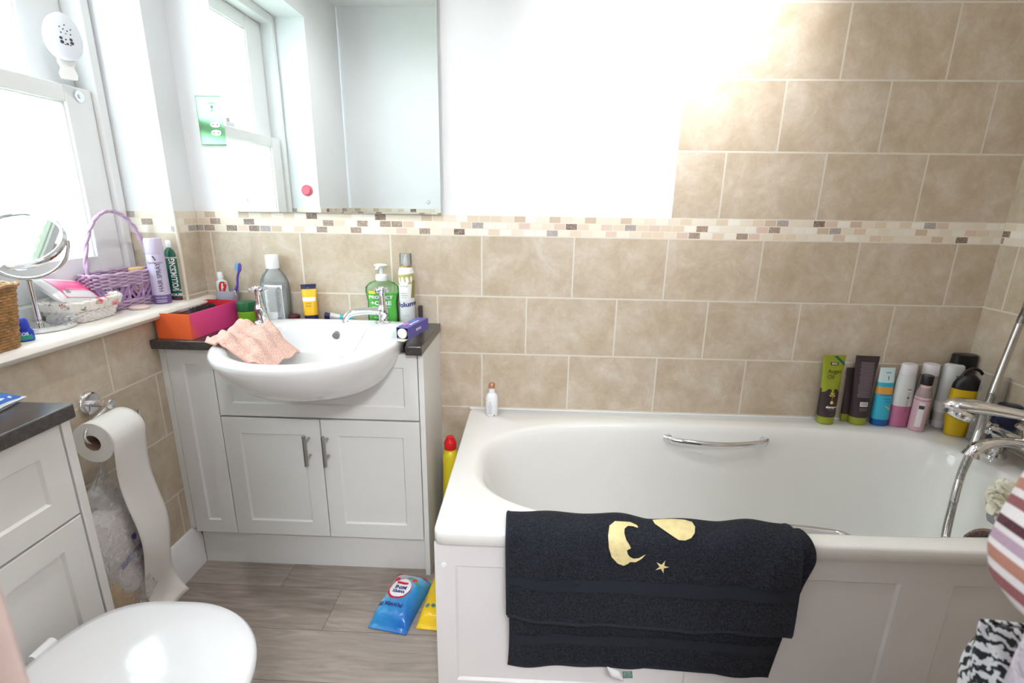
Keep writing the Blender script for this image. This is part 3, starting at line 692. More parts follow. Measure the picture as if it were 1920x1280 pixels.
stick('lettering', [xf(text_tris('MINI', .018, .0007), -.008, .014, pi), xf(text_tris('WIPES', .014, .0006), -.009, -.002, pi), xf(text_tris('POWER IT', .016, .0007), -.012, -.052, pi)], lift(top,.0020), navyi, p)
stick('printed_dot', [xf(ell(.007,.007), -.042, -.042)], lift(top,.0016), ink((120,190,226)), p)
p, top = pillow('wipes_packet', 'yellow multi surface wipes packet lying on the floor against the bath panel', (.859,-.388,.001), (0,0,radians(-4)), .100, .215, .030, mat('yellow_film', (240,198,30), .25, bump=.4, bscale=40, bdist=.003))
stick('printed_arc', xf(ell(.036,.036), .012, .016), top, ink((70,160,220)), p)
stick('label_disc', xf(ell(.034,.034), .012, .021), lift(top,.0008), whitei, p)
stick('lettering', [xf(text_tris('Multi Surface', .0095, .0003), .016, .016), xf(text_tris('WIPES', .010, .0004), .016, .004), xf(text_tris('Household', .006), .016, .028)], lift(top,.0016), navyi, p)
stick('lettering', [xf(text_tris('JEYES', .013, .0004), .012, .042)], lift(top,.0016), redi, p)
stick('printed_dot', [xf(ell(.0065,.0065), -.030, -.052), xf(ell(.0065,.0065), -.012, -.052)], lift(top,.0016), ink((90,130,120)), p)

# ================================================================== SILL THINGS (sill top z .885)
SZ = .8852
def woven(name_mb, sizes, rows, h, amp=.003, rad=.0028, n=28, per=96, e=3.2, z0=.004, jig=0):
    (ax, ay), (bx, by) = sizes
    for k in range(rows):
        t = k/(rows-1); x_, y_ = ax+(bx-ax)*t, ay+(by-ay)*t; pts = []
        for i in range(per):
            a = 2*pi*i/per; c, s = cos(a), sin(a); q = (abs(c)**e+abs(s)**e)**(-1/e); d = 1+amp/min(x_,y_)*sin(n*a/1.0+k*pi)
            pts.append((x_*c*q*d, y_*s*q*d, z0+h*t+jig*sin(3*a+k)))
        name_mb.tube(pts, rad, 6, closed=True, flat=1.0)
    return name_mb
def stakes(mb, sizes, h, n, rad, e=3.2, z0=.003, over=0):
    (ax, ay), (bx, by) = sizes
    for i in range(n):
        a = 2*pi*(i+.5)/n; c, s = cos(a), sin(a); q = (abs(c)**e+abs(s)**e)**(-1/e)
        mb.cyl((ax*c*q,ay*s*q,z0), (bx*c*q,by*s*q,z0+h+over), rad, 6)
    return mb
WICK = mat('brown_wicker', (184,138,86), .6, var=.5, vscale=60)
t = thing('wicker_basket', 'brown wicker basket on the window sill, cut by the left edge of the photo', 'basket', (-.060,-.735,SZ))
mb = woven(MB(), ((.066,.088),(.076,.102)), 21, .122, .0016, .0040, 40, e=6)
obj('woven_side', mb, WICK, t); obj('stakes', stakes(MB(), ((.066,.088),(.076,.102)), .125, 40, .0026, e=6), WICK, t)
mb = MB()
def superpts(a_, b_, z, n=72, e=3.2): return [(a_*cos(t_)*(abs(cos(t_))**e+abs(sin(t_))**e)**(-1/e), b_*sin(t_)*(abs(cos(t_))**e+abs(sin(t_))**e)**(-1/e), z) for t_ in [2*pi*i/n for i in range(n)]]
for q, dz in ((0,0),(.004,.005),(-.004,.004)): mb.tube([(x+.0015*sin(i*1.3),y,z+.002*sin(i*1.7+q*900)) for i, (x,y,z) in enumerate(superpts(.077+q,.103+q,.130+dz,e=6))], .0045, 6, closed=True)
obj('rim', mb, WICK, t); obj('base', MB().rings([superpts(.064,.086,.001), superpts(.066,.088,.006)]), WICK, t)
# blue roll-on
b = Body([(0,.017,.011),(.002,.019,.0125),(.022,.019,.0125),(.026,.016,.011),(.029,.0145,.0145)], 32)
t = thing('deodorant_bottle', 'small blue roll-on bottle with green band between wicker basket and mirror foot', 'bottle', (-.034,-.612,SZ), (0,0,radians(50)))
BLUE = mat('deep_blue_plastic', (30,62,190), .3); obj('body', b.mb(), BLUE, t)
obj('cap', MB().lathe([(.0145,.029),(.0145,.034),(.0125,.049),(.009,.053),(.001,.054)], 28), BLUE, t)
stick('green_label', rect(.030,.012), b.front(.010), mat('green_label_print', (40,150,130), .4), t); stick('lettering', text_tris('COS', .009, .0003), b.front(.018,.0012), whitei, t)
# make-up mirror
t = thing('makeup_mirror', 'round chrome make-up mirror on a stand on the window sill', 'mirror', (-.108,-.498,SZ))
obj('foot', MB().lathe([(.069,0),(.072,.002),(.072,.010),(.069,.013),(.02,.015),(.010,.017),(.006,.019)], 48), CHROME, t, angle=30)
obj('stem', MB().cyl((0,0,.016), (.0,0,.120), .0062, 20), CHROME, t)
y0 = MB().tube([(.091*cos(a),0,.215+.091*sin(a)) for a in [radians(d) for d in range(180,361,9)]], .0045, 12)
yk = obj('yoke', y0, CHROME, t, rot=(0,0,radians(25)))
hd = bpy.data.objects.new('mirror_head', None)
def disc(r0, prof): return MB().tube([(0,y,0) for r, y in prof], [r for r, y in prof], 56, upv=(0,0,1))
hrot = (radians(-47),0,radians(25))
obj('ring', MB().rings([[(r*cos(2*pi*i/56), y, r*sin(2*pi*i/56)) for i in range(56)] for r, y in [(.080,-.007),(.084,-.009),(.088,-.006),(.089,0),(.088,.006),(.084,.009),(.080,.007),(.079,0),(.080,-.007)]], False, False), CHROME, t, loc=(0,0,.215), rot=hrot)
obj('mirror_glass', disc(0, [(.0805,-.005),(.0805,.005)]), mat('makeup_mirror_dimmed_silver', (196,197,200), .02, 1, var=.001), t, loc=(0,0,.215), rot=hrot)  # silver darkened so the bright ceiling reflected in it turns grey
# floral lined basket
t = thing('lined_basket', 'white woven basket with rose print fabric lining on the window sill', 'basket', (-.098,-.386,SZ), (0,0,radians(3)))
WHW = mat('white_wicker', (252,249,247), .6); e1 = ((.048,.060),(.064,.080))
obj('woven_side', woven(MB(), e1, 10, .052, .003, .0034, 22, e=4), WHW, t); obj('stakes', stakes(MB(), e1, .052, 22, .003, e=4), WHW, t)
obj('base', MB().rings([superpts(.046,.058,.001), superpts(.048,.060,.005)]), WHW, t)
def floral():
    g = G('rose_print_fabric'); P = g.tc.outputs['Object']
    v = g.N.new('ShaderNodeTexVoronoi'); g.L.new(P, v.inputs['Vector']); v.inputs['Scale'].default_value = 27; v.feature = 'F1'
    n = g.noise(P, 140, 3, .6)
    d = g.ma('ADD', v.outputs['Distance'], g.ma('MULTIPLY', g.ma('SUBTRACT', n, .5), .35))
    sp = g.sep(v.outputs['Color'])
    isr = g.ma('MULTIPLY', g.ma('LESS_THAN', d, .34), g.ma('GREATER_THAN', sp[0], .35))
    isl = g.ma('MULTIPLY', g.ma('MULTIPLY', g.ma('LESS_THAN', d, .50), g.ma('GREATER_THAN', n, .54)), g.ma('GREATER_THAN', sp[0], .25))
    rc = g.ramp(g.ma('ADD', g.ma('MULTIPLY', v.outputs['Distance'], 2.0), g.ma('MULTIPLY', n, .4)), [(.2, lin((196,40,84))), (.5, lin((232,100,130))), (.8, lin((246,180,180)))])
    c = g.mix(isl, lin((244,238,232)), lin((126,150,96))); c = g.mix(isr, c, rc)
    return g.out(c, .85)
FLOR = floral()
def lining(u, v):
    a = 2*pi*u; k = .036+.026*(v if v < .5 else v); 
    s_ = 1.0 if v < .5 else 1
    tz = .052-.030*(1-abs(1-2*v)) if False else (.026+.052*v/.5*.5 if v < .5 else .052-.022*(v-.5)/.5)
    # inside (v<.5) rising to the lip, outside (v>.5) folded down
    off = -.006 if v < .42 else (.0045 if v > .58 else 0)
    zz = (.010+.052*v/.5) if v < .5 else (.062-.030*(v-.5)/.5)
    f = min(1, zz/.05); ax, ay = .048+.016*f+off, .062+.020*f+off
    c, s = cos(a), sin(a); q = (abs(c)**4+abs(s)**4)**(-.25); fr = .0018*sin(34*a)*(1 if v > .4 else .3)
    return ((ax+fr)*c*q, (ay+fr)*s*q, zz+.001*sin(20*a))
obj('fabric_lining', MB().grid(lining, 120, 16), FLOR, t, solid=.0008)
# pink packet in it
t = thing('tissue_packet', 'pink and white packet sticking out of the rose print basket', 'packet', (-.112,-.398,SZ+.076), (radians(-14),radians(42),radians(8)))
def pkz(u, v, w=.085, l=.185, h=.030):
    a, c = 2*u/w, 2*v/l; return h*.5*(max(0,1-abs(a)**3.5)*max(0,1-abs(c)**6))**.5
PKP = mat('pink_packet_film', (240,236,238), .3)
b = MB().grid(lambda u, v: ((u-.5)*.085,(v-.5)*.185, pkz((u-.5)*.085,(v-.5)*.185)), 20, 30).grid(lambda u, v: ((u-.5)*.085,(v-.5)*.185, -pkz((u-.5)*.085,(v-.5)*.185)), 20, 30, True)
obj('film', b, PKP, t)
pf = lambda u, v: (u, v, pkz(u, v)+.0008)
stick('pink_band', rect(.074,.150, 16), pf, mat('hot_pink_print', (246,92,150), .3), t)
stick('lettering', [xf(text_tris('COTTON PADS', .013, .0003), .012, 0, pi/2), xf(text_tris('soft and gentle care', .007), -.010, .01, pi/2)], lambda u, v: (u, v, pkz(u, v)+.0016), ink((250,190,214)), t)
stick('barcode', [xf(rect(.012,.001), .018, -.060+.0022*k) for k in range(8)], lambda u, v: (u, v, pkz(u, v)+.0016), ink((60,60,60)), t)
# lilac basket with handle
t = thing('handled_basket', 'lilac woven basket with tall hoop handle on the window sill', 'basket', (-.112,-.218,SZ), (0,0,radians(-8)))
LIL = mat('lilac_paper_rope', (206,176,206), .7, var=.25, vscale=80)
e2 = ((.038,.094),(.046,.105))
obj('woven_side', woven(woven(MB(), ((.038,.094),(.0405,.097)), 5, .020, .003, .0030, 14, e=4, z0=.004), ((.0445,.103),(.046,.105)), 7, .030, .003, .0030, 14, e=4, z0=.070), LIL, t)
obj('stakes', stakes(MB(), e2, .100, 14, .0035, e=4), LIL, t)
LIL2 = mat('dark_lilac_band', (164,128,178), .6)
mb = MB(); rr_ = random.Random(5)
for k in range(40):   # criss-cross open lattice strips
    a0 = 2*pi*k/40; 
    for sgn in (1,-1):
        if rr_.random() < .25: continue
        pts = []
        for j in range(5):
            a = a0+sgn*j*.07; f = j/4; c, s = cos(a), sin(a); q = (abs(c)**4+abs(s)**4)**(-.25); pts.append(((.0405+.004*f)*c*q+.001*sgn*c, (.098+.006*f)*s*q, .025+.045*f))
        mb.tube(pts, .0042, 4, flat=.3)
obj('lattice', mb, LIL2, t)
mb = MB(); hp = [(.002,-.100*cos(a)*1.02,.075+.205*sin(a)**.9) for a in [pi*i/40 for i in range(41)]]
for k in range(2):
    mb.tube([(x+.0035*cos(i*1.1+k*pi), y+.0025*sin(i*1.1+k*pi), z+.002*sin(i*1.1+k*pi)) for i, (x,y,z) in enumerate(hp)], .0042, 8)
mb.tube([(x,y,z) for x,y,z in hp], .0040, 8)
obj('handle', mb, LIL, t)
obj('rim', MB().tube([(x,y,z+.0015*sin(i*1.5)) for i,(x,y,z) in enumerate(superpts(.047,.106,.105,e=4))], .0042, 8, closed=True), LIL, t)
obj('base', MB().rings([superpts(.036,.092,.001,e=4), superpts(.038,.094,.005,e=4)]), LIL, t)
tag(obj('cream_pot', MB().lathe([(.018,.0),(.021,.003),(.021,.052),(.022,.053),(.022,.068),(.019,.070),(.001,.071)], 28), mat('amber_pot', (226,186,130), .35), loc=(-.112,-.155,SZ+.040)), 'small amber lidded pot inside the lilac basket', 'pot')
tag(obj('lipstick_tube', MB().cyl((-.03,0,0), (.035,.03,.02), .010, 20), mat('dark_red_plastic', (96,30,38), .3), loc=(-.115,-.195,SZ+.020)), 'dark red tube lying inside the lilac basket', 'tube')
tag(obj('eyeshadow_compact', MB().rings([superpts(.026,.034,z,e=5) for z in (0,.010)]), mat('dark_compact', (50,46,52), .3), bevel=.002, loc=(-.118,-.250,SZ+.055), rot=(.3,.1,0)), 'dark flat compact inside the lilac basket under the handle', 'compact')
# cotton pad / soap
t = tag(obj('cotton_pad', MB().lathe([(.024,0),(.0265,.003),(.026,.007),(.022,.009),(.001,.0095)], 36), mat('peach_white_pad', (240,214,206), .9, var=.2, vscale=40), loc=(-.048,-.250,SZ)), 'round peach and white cotton pad at the sill edge by the lilac basket', 'cotton pad')
# aerosols
LAV = mat('lavender_can', (206,196,224), .3, coat=.3); LAVC = mat('lavender_cap', (214,202,228), .4); VIO = mat('violet_band', (120,96,160), .35)
b = Body([(0,.023,.023),(.002,.0245,.0245),(.028,.0245,.0245),(.0281,.0245,.0245),(.150,.0245,.0245),(.153,.0235,.0235)])
t = thing('hairspray_can', 'tall lavender hairspray can on the window sill beside the lilac basket', 'spray can', (-.044,-.158,SZ))
obj('can', b.mb([1,1,1,0,0]), [LAV, VIO], t)
obj('cap', MB().lathe([(.0238,.1532),(.0242,.155),(.0236,.196),(.022,.200),(.001,.2008)], 36), LAVC, t)
stick('lettering', xf(text_tris('HAIR SPRAY', .0165, .0003), 0, -.0), b.front(.083,.0008,.75,'up'), mat('grey_ink', (98,92,110), .5), t)
stick('lettering', [xf(text_tris('champneys', .010), 0, 0)], b.front(.128,.0008,.45), MC['grey_ink'], t)
stick('logo', [xf(ell(.0022,.006), 0, .004, .5), xf(ell(.003,.002), .003, -.003)], b.front(.140,.0008,.45), MC['grey_ink'], t)
stick('lettering', [xf(text_tris('FIRM HOLD', .006), .0, .006), xf(rect(.028,.0015), 0, -.002), xf(rect(.028,.0015), 0, -.007)], b.front(.014,.0008,.55), whitei, t)
GRN = mat('dark_green_can', (20,96,72), .3, coat=.3)
b = Body([(0,.019,.019),(.002,.0205,.0205),(.008,.0205,.0205),(.0081,.0205,.0205),(.146,.0205,.0205),(.158,.018,.018),(.168,.0135,.0135)])
t = thing('mousse_can', 'dark green volumising mousse can with white nozzle cap on the sill', 'spray can', (-.036,-.088,SZ))
t.scale = (1.28,1.28,1.0)
obj('can', b.mb([1,1,1,0,0,0]), [GRN, mat('maroon_band', (110,30,60), .4)], t)
obj('nozzle_cap', MB().lathe([(.0145,.168),(.0150,.171),(.0150,.188),(.0115,.194),(.0115,.222),(.010,.226),(.001,.227)], 32), WHITEP, t)
stick('lettering', xf(text_tris('VOLUMISING', .0175, .0006), 0, -.0), b.front(.083,.0008,.35,'up'), whitei, t)
stick('lettering', [xf(text_tris('MOUSSE', .0105, .0005), 0, 0)], b.front(.018,.0008,.35), whitei, t)
stick('lettering', [xf(text_tris('styling', .0085), 0, 0)], b.front(.034,.0008,.35), whitei, t)
stick('lettering', [xf(text_tris('champneys', .008, .0002), 0, 0)], b.front(.137,.0008,.35), whitei, t)
def clearmat(name, rgb, dens=.5, rough=.05):
    # thin-walled tinted plastic: see-through with a sheen
    g = G(name); N, L = g.N, g.L; N.remove(g.b); out = N['Material Output']
    tr = N.new('ShaderNodeBsdfTransparent'); df = N.new('ShaderNodeBsdfDiffuse'); gl = N.new('ShaderNodeBsdfGlossy'); c = lin(rgb)
    k = [1-(1-v)*.35 for v in c[:3]]; tr.inputs[0].default_value = (*k,1); df.inputs[0].default_value = c; gl.inputs['Roughness'].default_value = rough
    m1 = N.new('ShaderNodeMixShader'); m1.inputs[0].default_value = dens; L.new(tr.outputs[0], m1.inputs[1]); L.new(df.outputs[0], m1.inputs[2])
    fr = N.new('ShaderNodeFresnel'); fr.inputs[0].default_value = 1.35; m2 = N.new('ShaderNodeMixShader'); L.new(fr.outputs[0], m2.inputs[0]); L.new(m1.outputs[0], m2.inputs[1]); L.new(gl.outputs[0], m2.inputs[2])
    L.new(m2.outputs[0], out.inputs[0]); return g.m
CLEAR = clearmat('clear_plastic', (205,208,208), .30)
t = thing('perfume_bottle', 'small clear glass bottle on the sill beside the green mousse can', 'bottle', (-.022,-.052,SZ))
obj('glass', MB().lathe([(.013,0),(.0145,.003),(.0145,.030),(.012,.037),(.0065,.043),(.0065,.049)], 28), CLEAR, t)
obj('cap', MB().lathe([(.0075,.049),(.0080,.051),(.0080,.064),(.007,.066),(.001,.0665)], 24), mat('pearl_cap', (230,230,226), .4), t)
obj('liquid', MB().lathe([(.0120,.003),(.0125,.018),(.001,.0185)], 24), mat('grey_liquid', (190,190,186), .2), t)

# ================================================================== WORKTOP THINGS (top z .802)
TZ = .8025
# open box, orange front and pink side
t = thing('gift_box', 'open orange and pink cardboard box at the left of the worktop', 'box', (.075,-.168,TZ), (0,0,radians(-4)))
OR = mat('orange_card', (240,104,52), .5); 
def boxmat():
    g = G('pink_orange_card'); x, y, z = g.sep(g.tc.outputs['Object'])
    f = g.ma('ADD', g.ma('MULTIPLY', y, -6.0), g.ma('MULTIPLY', z, -4.0)); f = g.ma('ADD', f, .35)
    return g.out(g.ramp(f, [(0, lin((232,66,142))), (.75, lin((236,72,130))), (1, lin((244,104,70)))]), .5)
PK = boxmat(); RD = mat('red_card', (196,28,40), .5)
mb = MB(); hx, hy, hz, tk = .055, .112, .076, .0025
mb.box((-hx,-hy,0), (hx,-hy+tk,hz), 0).box((hx-tk,-hy+tk,0), (hx,hy,hz), 1).box((-hx,-hy+tk,0), (-hx+tk,hy,hz), 2).box((-hx+tk,hy-tk,0), (hx-tk,hy,hz), 2).box((-hx+tk,-hy+tk,0), (hx-tk,hy-tk,tk), 2)
obj('carton', mb, [OR, PK, RD], t, smooth=False)
mb = MB().box((-hx+tk,-hy+tk+.0002,tk), (hx-tk-.0002,-hy+tk+.0008,hz-.001)).box((hx-tk-.0008,-hy+tk+.001,tk), (hx-tk-.0002,hy-tk,hz-.001)).box((-hx+tk,hy-tk-.0008,tk),(hx-tk,hy-tk-.0002,hz-.001))
obj('red_inside', mb, RD, t, smooth=False)
lo_ = box('card_tray', (-.048,-.02,.052), (.050,.100,.055), mat('pale_grey_card', (206,204,208), .6), t, .001)
t = thing('hairbrush', 'black round bristle hairbrush resting in the open orange and pink box', 'hairbrush', (.072,-.205,TZ+.058), (0,0,radians(-14)))
obj('handle', MB().tube([(-.02,-.075,-.006),(-.01,-.06,-.004),(0,-.035,0),(0,-.005,.002)], [.007,.009,.010,.008], 16), BLACKP, t)
obj('barrel', MB().tube([(0,-.005,.002),(0,0,.003),(0,.085,.008),(0,.09,.008)], [.008,.0105,.0105,.007], 20), BLACKP, t)
mb = MB()
for j in range(26):
    for i in range(16):
        a = 2*pi*i/16+j*.2; y = .003+j*.0031; c, s = cos(a), sin(a); z = .003+.005*y/.085
        mb.tube([(.010*c,y,z+.010*s), (.0175*c,y,z+.0175*s)], .0005, 3)
br = obj('bristles', mb, BLACKP, t); br['kind'] = 'stuff'
# toothbrush cup, toothpaste, toothbrush
FROST = clearmat('frosted_lilac_plastic', (190,188,204), .75, .3)
t = thing('toothbrush_cup', 'frosted lilac plastic beaker on the worktop in the left corner', 'cup', (.088,-.030,TZ))
R = Body([(0,.026,.017,3),(.003,.028,.019,3),(.104,.034,.024,3)])
obj('beaker', MB().rings([R.ring(*q) for q in [(0,.026,.017,3),(.003,.028,.019,3),(.104,.034,.024,3),(.104,.032,.022,3),(.005,.026,.017,3)]]), FROST, t)
t = thing('toothpaste_tube', 'white and red toothpaste tube standing in the toothbrush beaker', 'toothpaste', (.078,-.030,TZ+.025), (radians(-4),radians(-6),0))
b = Body([(0,.018,.0015,2),(.04,.019,.007),(.085,.019,.012),(.108,.018,.014),(.112,.010,.010),(.118,.007,.007)])
obj('tube', b.mb(), mat('mint_white_tube', (214,236,232), .35), t)
obj('cap', MB().lathe([(.009,.118),(.0095,.120),(.0085,.138),(.007,.140),(.001,.140)], 24), WHITEP, t)
stick('red_swoosh', xf(ell(.011,.022), .006, .0, -.25), b.front(.088), mat('toothpaste_red', (206,30,40), .35), t)
stick('lettering', xf(text_tris('Colgate', .009, .0003), .006, 0, pi/2-.2), b.front(.088,.0012), whitei, t)
t = thing('toothbrush', 'purple and white toothbrush with blue bristles standing in the beaker', 'toothbrush', (.098,-.030,TZ+.008), (radians(3),radians(13),0))
PUR = mat('purple_plastic', (104,80,170), .35)
obj('handle', MB().tube(spline([(0,0,0),(.001,0,.05),(-.001,0,.09),(.004,0,.12),(.003,0,.145),(.006,0,.165)], 6), [.0042]*12+[.005]*6+[.0036]*13, 12), PUR, t)
obj('white_grip', MB().tube(spline([(0,-.002,.02),(.001,-.003,.06),(-.001,-.003,.10)], 6), .0040, 10), WHITEP, t)
obj('head', MB().tube([(.006,0,.165),(.008,0,.172),(.008,0,.190),(.006,0,.196)], [.0035,.0062,.0060,.003], 14, flat=.5), PUR, t)
obj('bristles', MB().rings([[(-.003+dx,sy*.0048,sz) for sy, sz in [(-1,.171),(1,.171),(1,.193),(-1,.193)]] for dx in (.008,-.003)]), mat('blue_white_bristles', (120,170,226), .7, bump=1, bscale=900), t)
# green jar
t = thing('hair_wax_jar', 'lime green jar with dark green lid behind the left tap', 'jar', (.172,-.075,TZ))
b = Body([(0,.026,.026),(.002,.028,.028),(.044,.028,.028),(.046,.026,.026)])
obj('jar', b.mb(), mat('lime_plastic', (122,178,34), .3), t)
obj('lid', MB().lathe([(.0275,.0465),(.0290,.048),(.0290,.072),(.027,.076),(.001,.077)], 40), mat('dark_green_lid', (28,96,56), .35), t)
# mouthwash
t = thing('mouthwash_bottle', 'clear mouthwash bottle with white cap and back label behind the left tap', 'bottle', (.255,-.0325,TZ), (0,0,radians(-8)))
t.scale = (1.2,1.05,1.12)
P_ = [(0,.036,.024,3),(.003,.038,.026,3),(.085,.040,.027,3),(.120,.039,.026,2.8),(.140,.033,.022,2.5),(.155,.021,.018,2.2),(.162,.0165,.0165,2)]
b = Body(P_); obj('bottle', b.mb(), clearmat('clear_grey_pet', (222,228,230), .22), t)
obj('liquid', Body([(.004,.035,.023,3),(.085,.0375,.0245,3),(.118,.0365,.0235,2.8)]).mb(), clearmat('clear_pale_liquid', (224,228,226), .25), t)
obj('cap', MB().lathe([(.0175,.162),(.0180,.164),(.0180,.199),(.0165,.202),(.001,.203)], 36), WHITEP, t)
LAB = mat('white_label', (238,238,236), .45)
stick('back_label', xf(rect(.050,.112), .008, 0), b.front(.060,.0006), LAB, t)
rr_ = random.Random(2)
stick('lettering', [xf(rect(.040*rr_.uniform(.75,1),.0016,6), .008-.000, .048-.0034*k) for k in range(22)]+[xf(rect(.0008,.012,2), .014+.0016*k, -.046) for k in range(9)], b.front(.060,.0012), mat('fine_print_grey', (150,150,150), .5), t)
t = thing('maroon_tin', 'low maroon pot behind the mouthwash bottle', 'pot', (.308,-.030,TZ))
obj('pot', MB().lathe([(.018,0),(.020,.002),(.020,.022),(.017,.025),(.001,.025)], 28), mat('maroon_plastic', (96,34,48), .4), t)
# yellow tube
def tube_thing(name, label, loc, rot, h, capc, bodyc, w=.022, ch=.018, flatw=1.15, crimp=None, group=None, cat='tube'):
    t = thing(name, label, cat, loc, rot, group)
    b = Body([(ch,w*.96,w*.80,2.2),(ch+.006,w,w*.82,2.2),(ch+h*.35,w*1.03,w*.66,2.2),(h*.8,w*flatw*.98,w*.28,2.3),(h-.008,w*flatw,.0022,2.5),(h,w*flatw,.0018,3)], 44)
    obj('tube', b.mb([0,0,0,0,1] if crimp else None), [bodyc]+([crimp] if crimp else []), t)
    obj('cap', Body([(0,w*.90,w*.76,2.2),(.002,w*.94,w*.8,2.2),(ch-.001,w*.98,w*.83,2.2)], 44).mb(), capc, t)
    return t, b
NVY = mat('navy_plastic', (34,32,74), .35); YEL = mat('yellow_tube', (240,188,40), .35)
t, b = tube_thing('hand_cream_tube', 'small yellow and navy hand cream tube standing against the tiles', (.372,-.036,TZ), (radians(-6),radians(-3),radians(4)), .130, NVY, YEL, w=.0225, ch=.026, crimp=NVY)
stick('white_band', rect(.043,.013), b.front(.080), whitei, t)
stick('lettering', [xf(text_tris('HAND', .007), 0, 0), xf(text_tris('FOOD', .007), 0, -.009), xf(ell(.003,.004), 0, .050)], b.front(.066,.0012), ink((120,84,40)), t)
stick('crimp_band', rect(.050,.012), b.front(.120,.0009), NVY, t)
# small lying tube
t = thing('squeezed_tube', 'small silver and turquoise tube lying behind the washbasin', 'tube', (.455,-.024,TZ+.018), (0,0,0))
t.scale = (1.15,1.0,1.5)
obj('tube', MB().rings([[(x,.0,0+0) if False else (x, ry*cos(a), rz*sin(a)) for a in [2*pi*i/24 for i in range(24)]] for x, ry, rz in [(-.022,.005,.005),(-.018,.009,.009),(.01,.010,.008),(.03,.012,.005),(.05,.014,.001)]]), mat('silver_foil_tube', (214,210,212), .3, .4), t, rot=(0,radians(6),0))
obj('cap', MB().cyl((-.036,0,.003), (-.022,0,.001), .008, 20), NVY, t)
obj('turquoise_label', MB().rings([[(x, ry*cos(a), rz*sin(a)) for a in [2*pi*i/24 for i in range(24)]] for x, ry, rz in [(.010,.0105,.0085),(.028,.0122,.0058),(.042,.0136,.0030),(.050,.0143,.0014)]]), mat('turquoise_print', (64,176,190), .35), t, rot=(0,radians(6),0))
# hand soap
t = thing('hand_soap_bottle', 'green liquid hand soap pump bottle behind the right tap', 'soap dispenser', (.617,-.0295,TZ))
t.scale = (1.36,1.1,1.10)
P_ = [(0,.036,.020,2.6),(.003,.038,.022,2.6),(.035,.037,.021,2.6),(.070,.036,.020,2.6),(.100,.041,.023,2.6),(.115,.040,.023,2.5),(.128,.030,.019,2.3),(.134,.016,.015,2)]
b = Body(P_); obj('bottle', b.mb(), clearmat('clear_soap_pet', (206,230,200), .10), t)
obj('liquid', Body([(.003,.034,.018,2.6),(.035,.0352,.0192,2.6),(.070,.0342,.0182,2.6),(.098,.039,.0212,2.6)]).mb(), mat('green_soap', (96,232,66), .2), t)
obj('collar', MB().lathe([(.0135,.134),(.0145,.136),(.0145,.151),(.012,.153),(.006,.154)], 32), WHITEP, t)
mb = MB().lathe([(.004,.153),(.004,.172),(.009,.174),(.016,.178),(.017,.181),(.012,.184),(.001,.185)], 28); mb.tube([(.0,-.0,.178),(-.002,-.018,.178),(-.003,-.030,.174),(-.003,-.033,.170)], .0038, 10)
obj('pump', mb, mat('pale_green_white', (232,240,232), .35), t)
stick('lettering', [xf(text_tris('PROTECT', .0135, .0003), 0, .022), xf(text_tris('+CARE', .0165, .0005), 0, .004), xf(rect(.044,.0012), 0, -.008), xf(rect(.030,.0012), 0, -.013), xf(text_tris('ALOE VERA', .007), 0, -.040)], b.front(.064,.0008), whitei, t)
stick('yellow_flash', xf(rect(.018,.008), -.020, 0), b.front(.101,.0008), ink((230,210,60)), t)
# volume mousse can
t = thing('mousse_can', 'white volume mousse can with clear cap near the right end of worktop', 'spray can', (.700,-.030,TZ), (0,0,0))
t.scale = (1.38,1.25,1.17)
b = Body([(0,.0175,.0175),(.002,.019,.019),(.150,.019,.019),(.162,.016,.016),(.166,.0135,.0135)])
obj('can', b.mb(), mat('white_mousse_can', (240,242,242), .25, coat=.3), t)
obj('gold_collar', MB().lathe([(.0142,.166),(.0145,.167),(.0145,.169),(.0140,.170)], 28), mat('gold_metal', (200,170,90), .3, 1), t)
obj('nozzle', MB().lathe([(.006,.170),(.0055,.182),(.004,.194),(.001,.195)], 20), WHITEP, t)
obj('cap', MB().lathe([(.0142,.170),(.0142,.202),(.013,.204),(.001,.2045)], 28), CLEAR, t)
stick('olive_band', xf(rect(.056,.028,16), 0, 0, .12), b.front(.133,.0005), ink((186,178,104)), t)
stick('olive_band', xf(rect(.012,.050,6), .022, 0, -.1), b.front(.105,.0006), ink((150,140,84)), t)
stick('front_label', rect(.020,.052), b.front(.100,.0011,-.15), LAB, t)
stick('fine_print', [xf(text_tris('PANTENE', .0046), 0, .014), xf(text_tris('PERFECT', .0042), 0, -.006), xf(text_tris('VOLUME', .0042), 0, -.012), xf(rect(.013,.0008), 0, -.018)], b.front(.100,.0017,-.15), ink((110,110,112)), t)
stick('lettering', xf(text_tris('Volume', .0185, .0006), .004, 0, .18), b.front(.062,.0010,-.05), navyi, t)
stick('printed_curve', [xf(rect(.014,.0006,8), 0, 0)], b.front(.030,.0010), ink((150,150,150)), t)
tag(obj('comb_box', MB().box((0,0,0), (.012,.020,.062)), mat('charcoal_card', (62,56,54), .5), bevel=.001, loc=(.734,-.024,TZ)), 'narrow dark box standing behind the white mousse can', 'box')
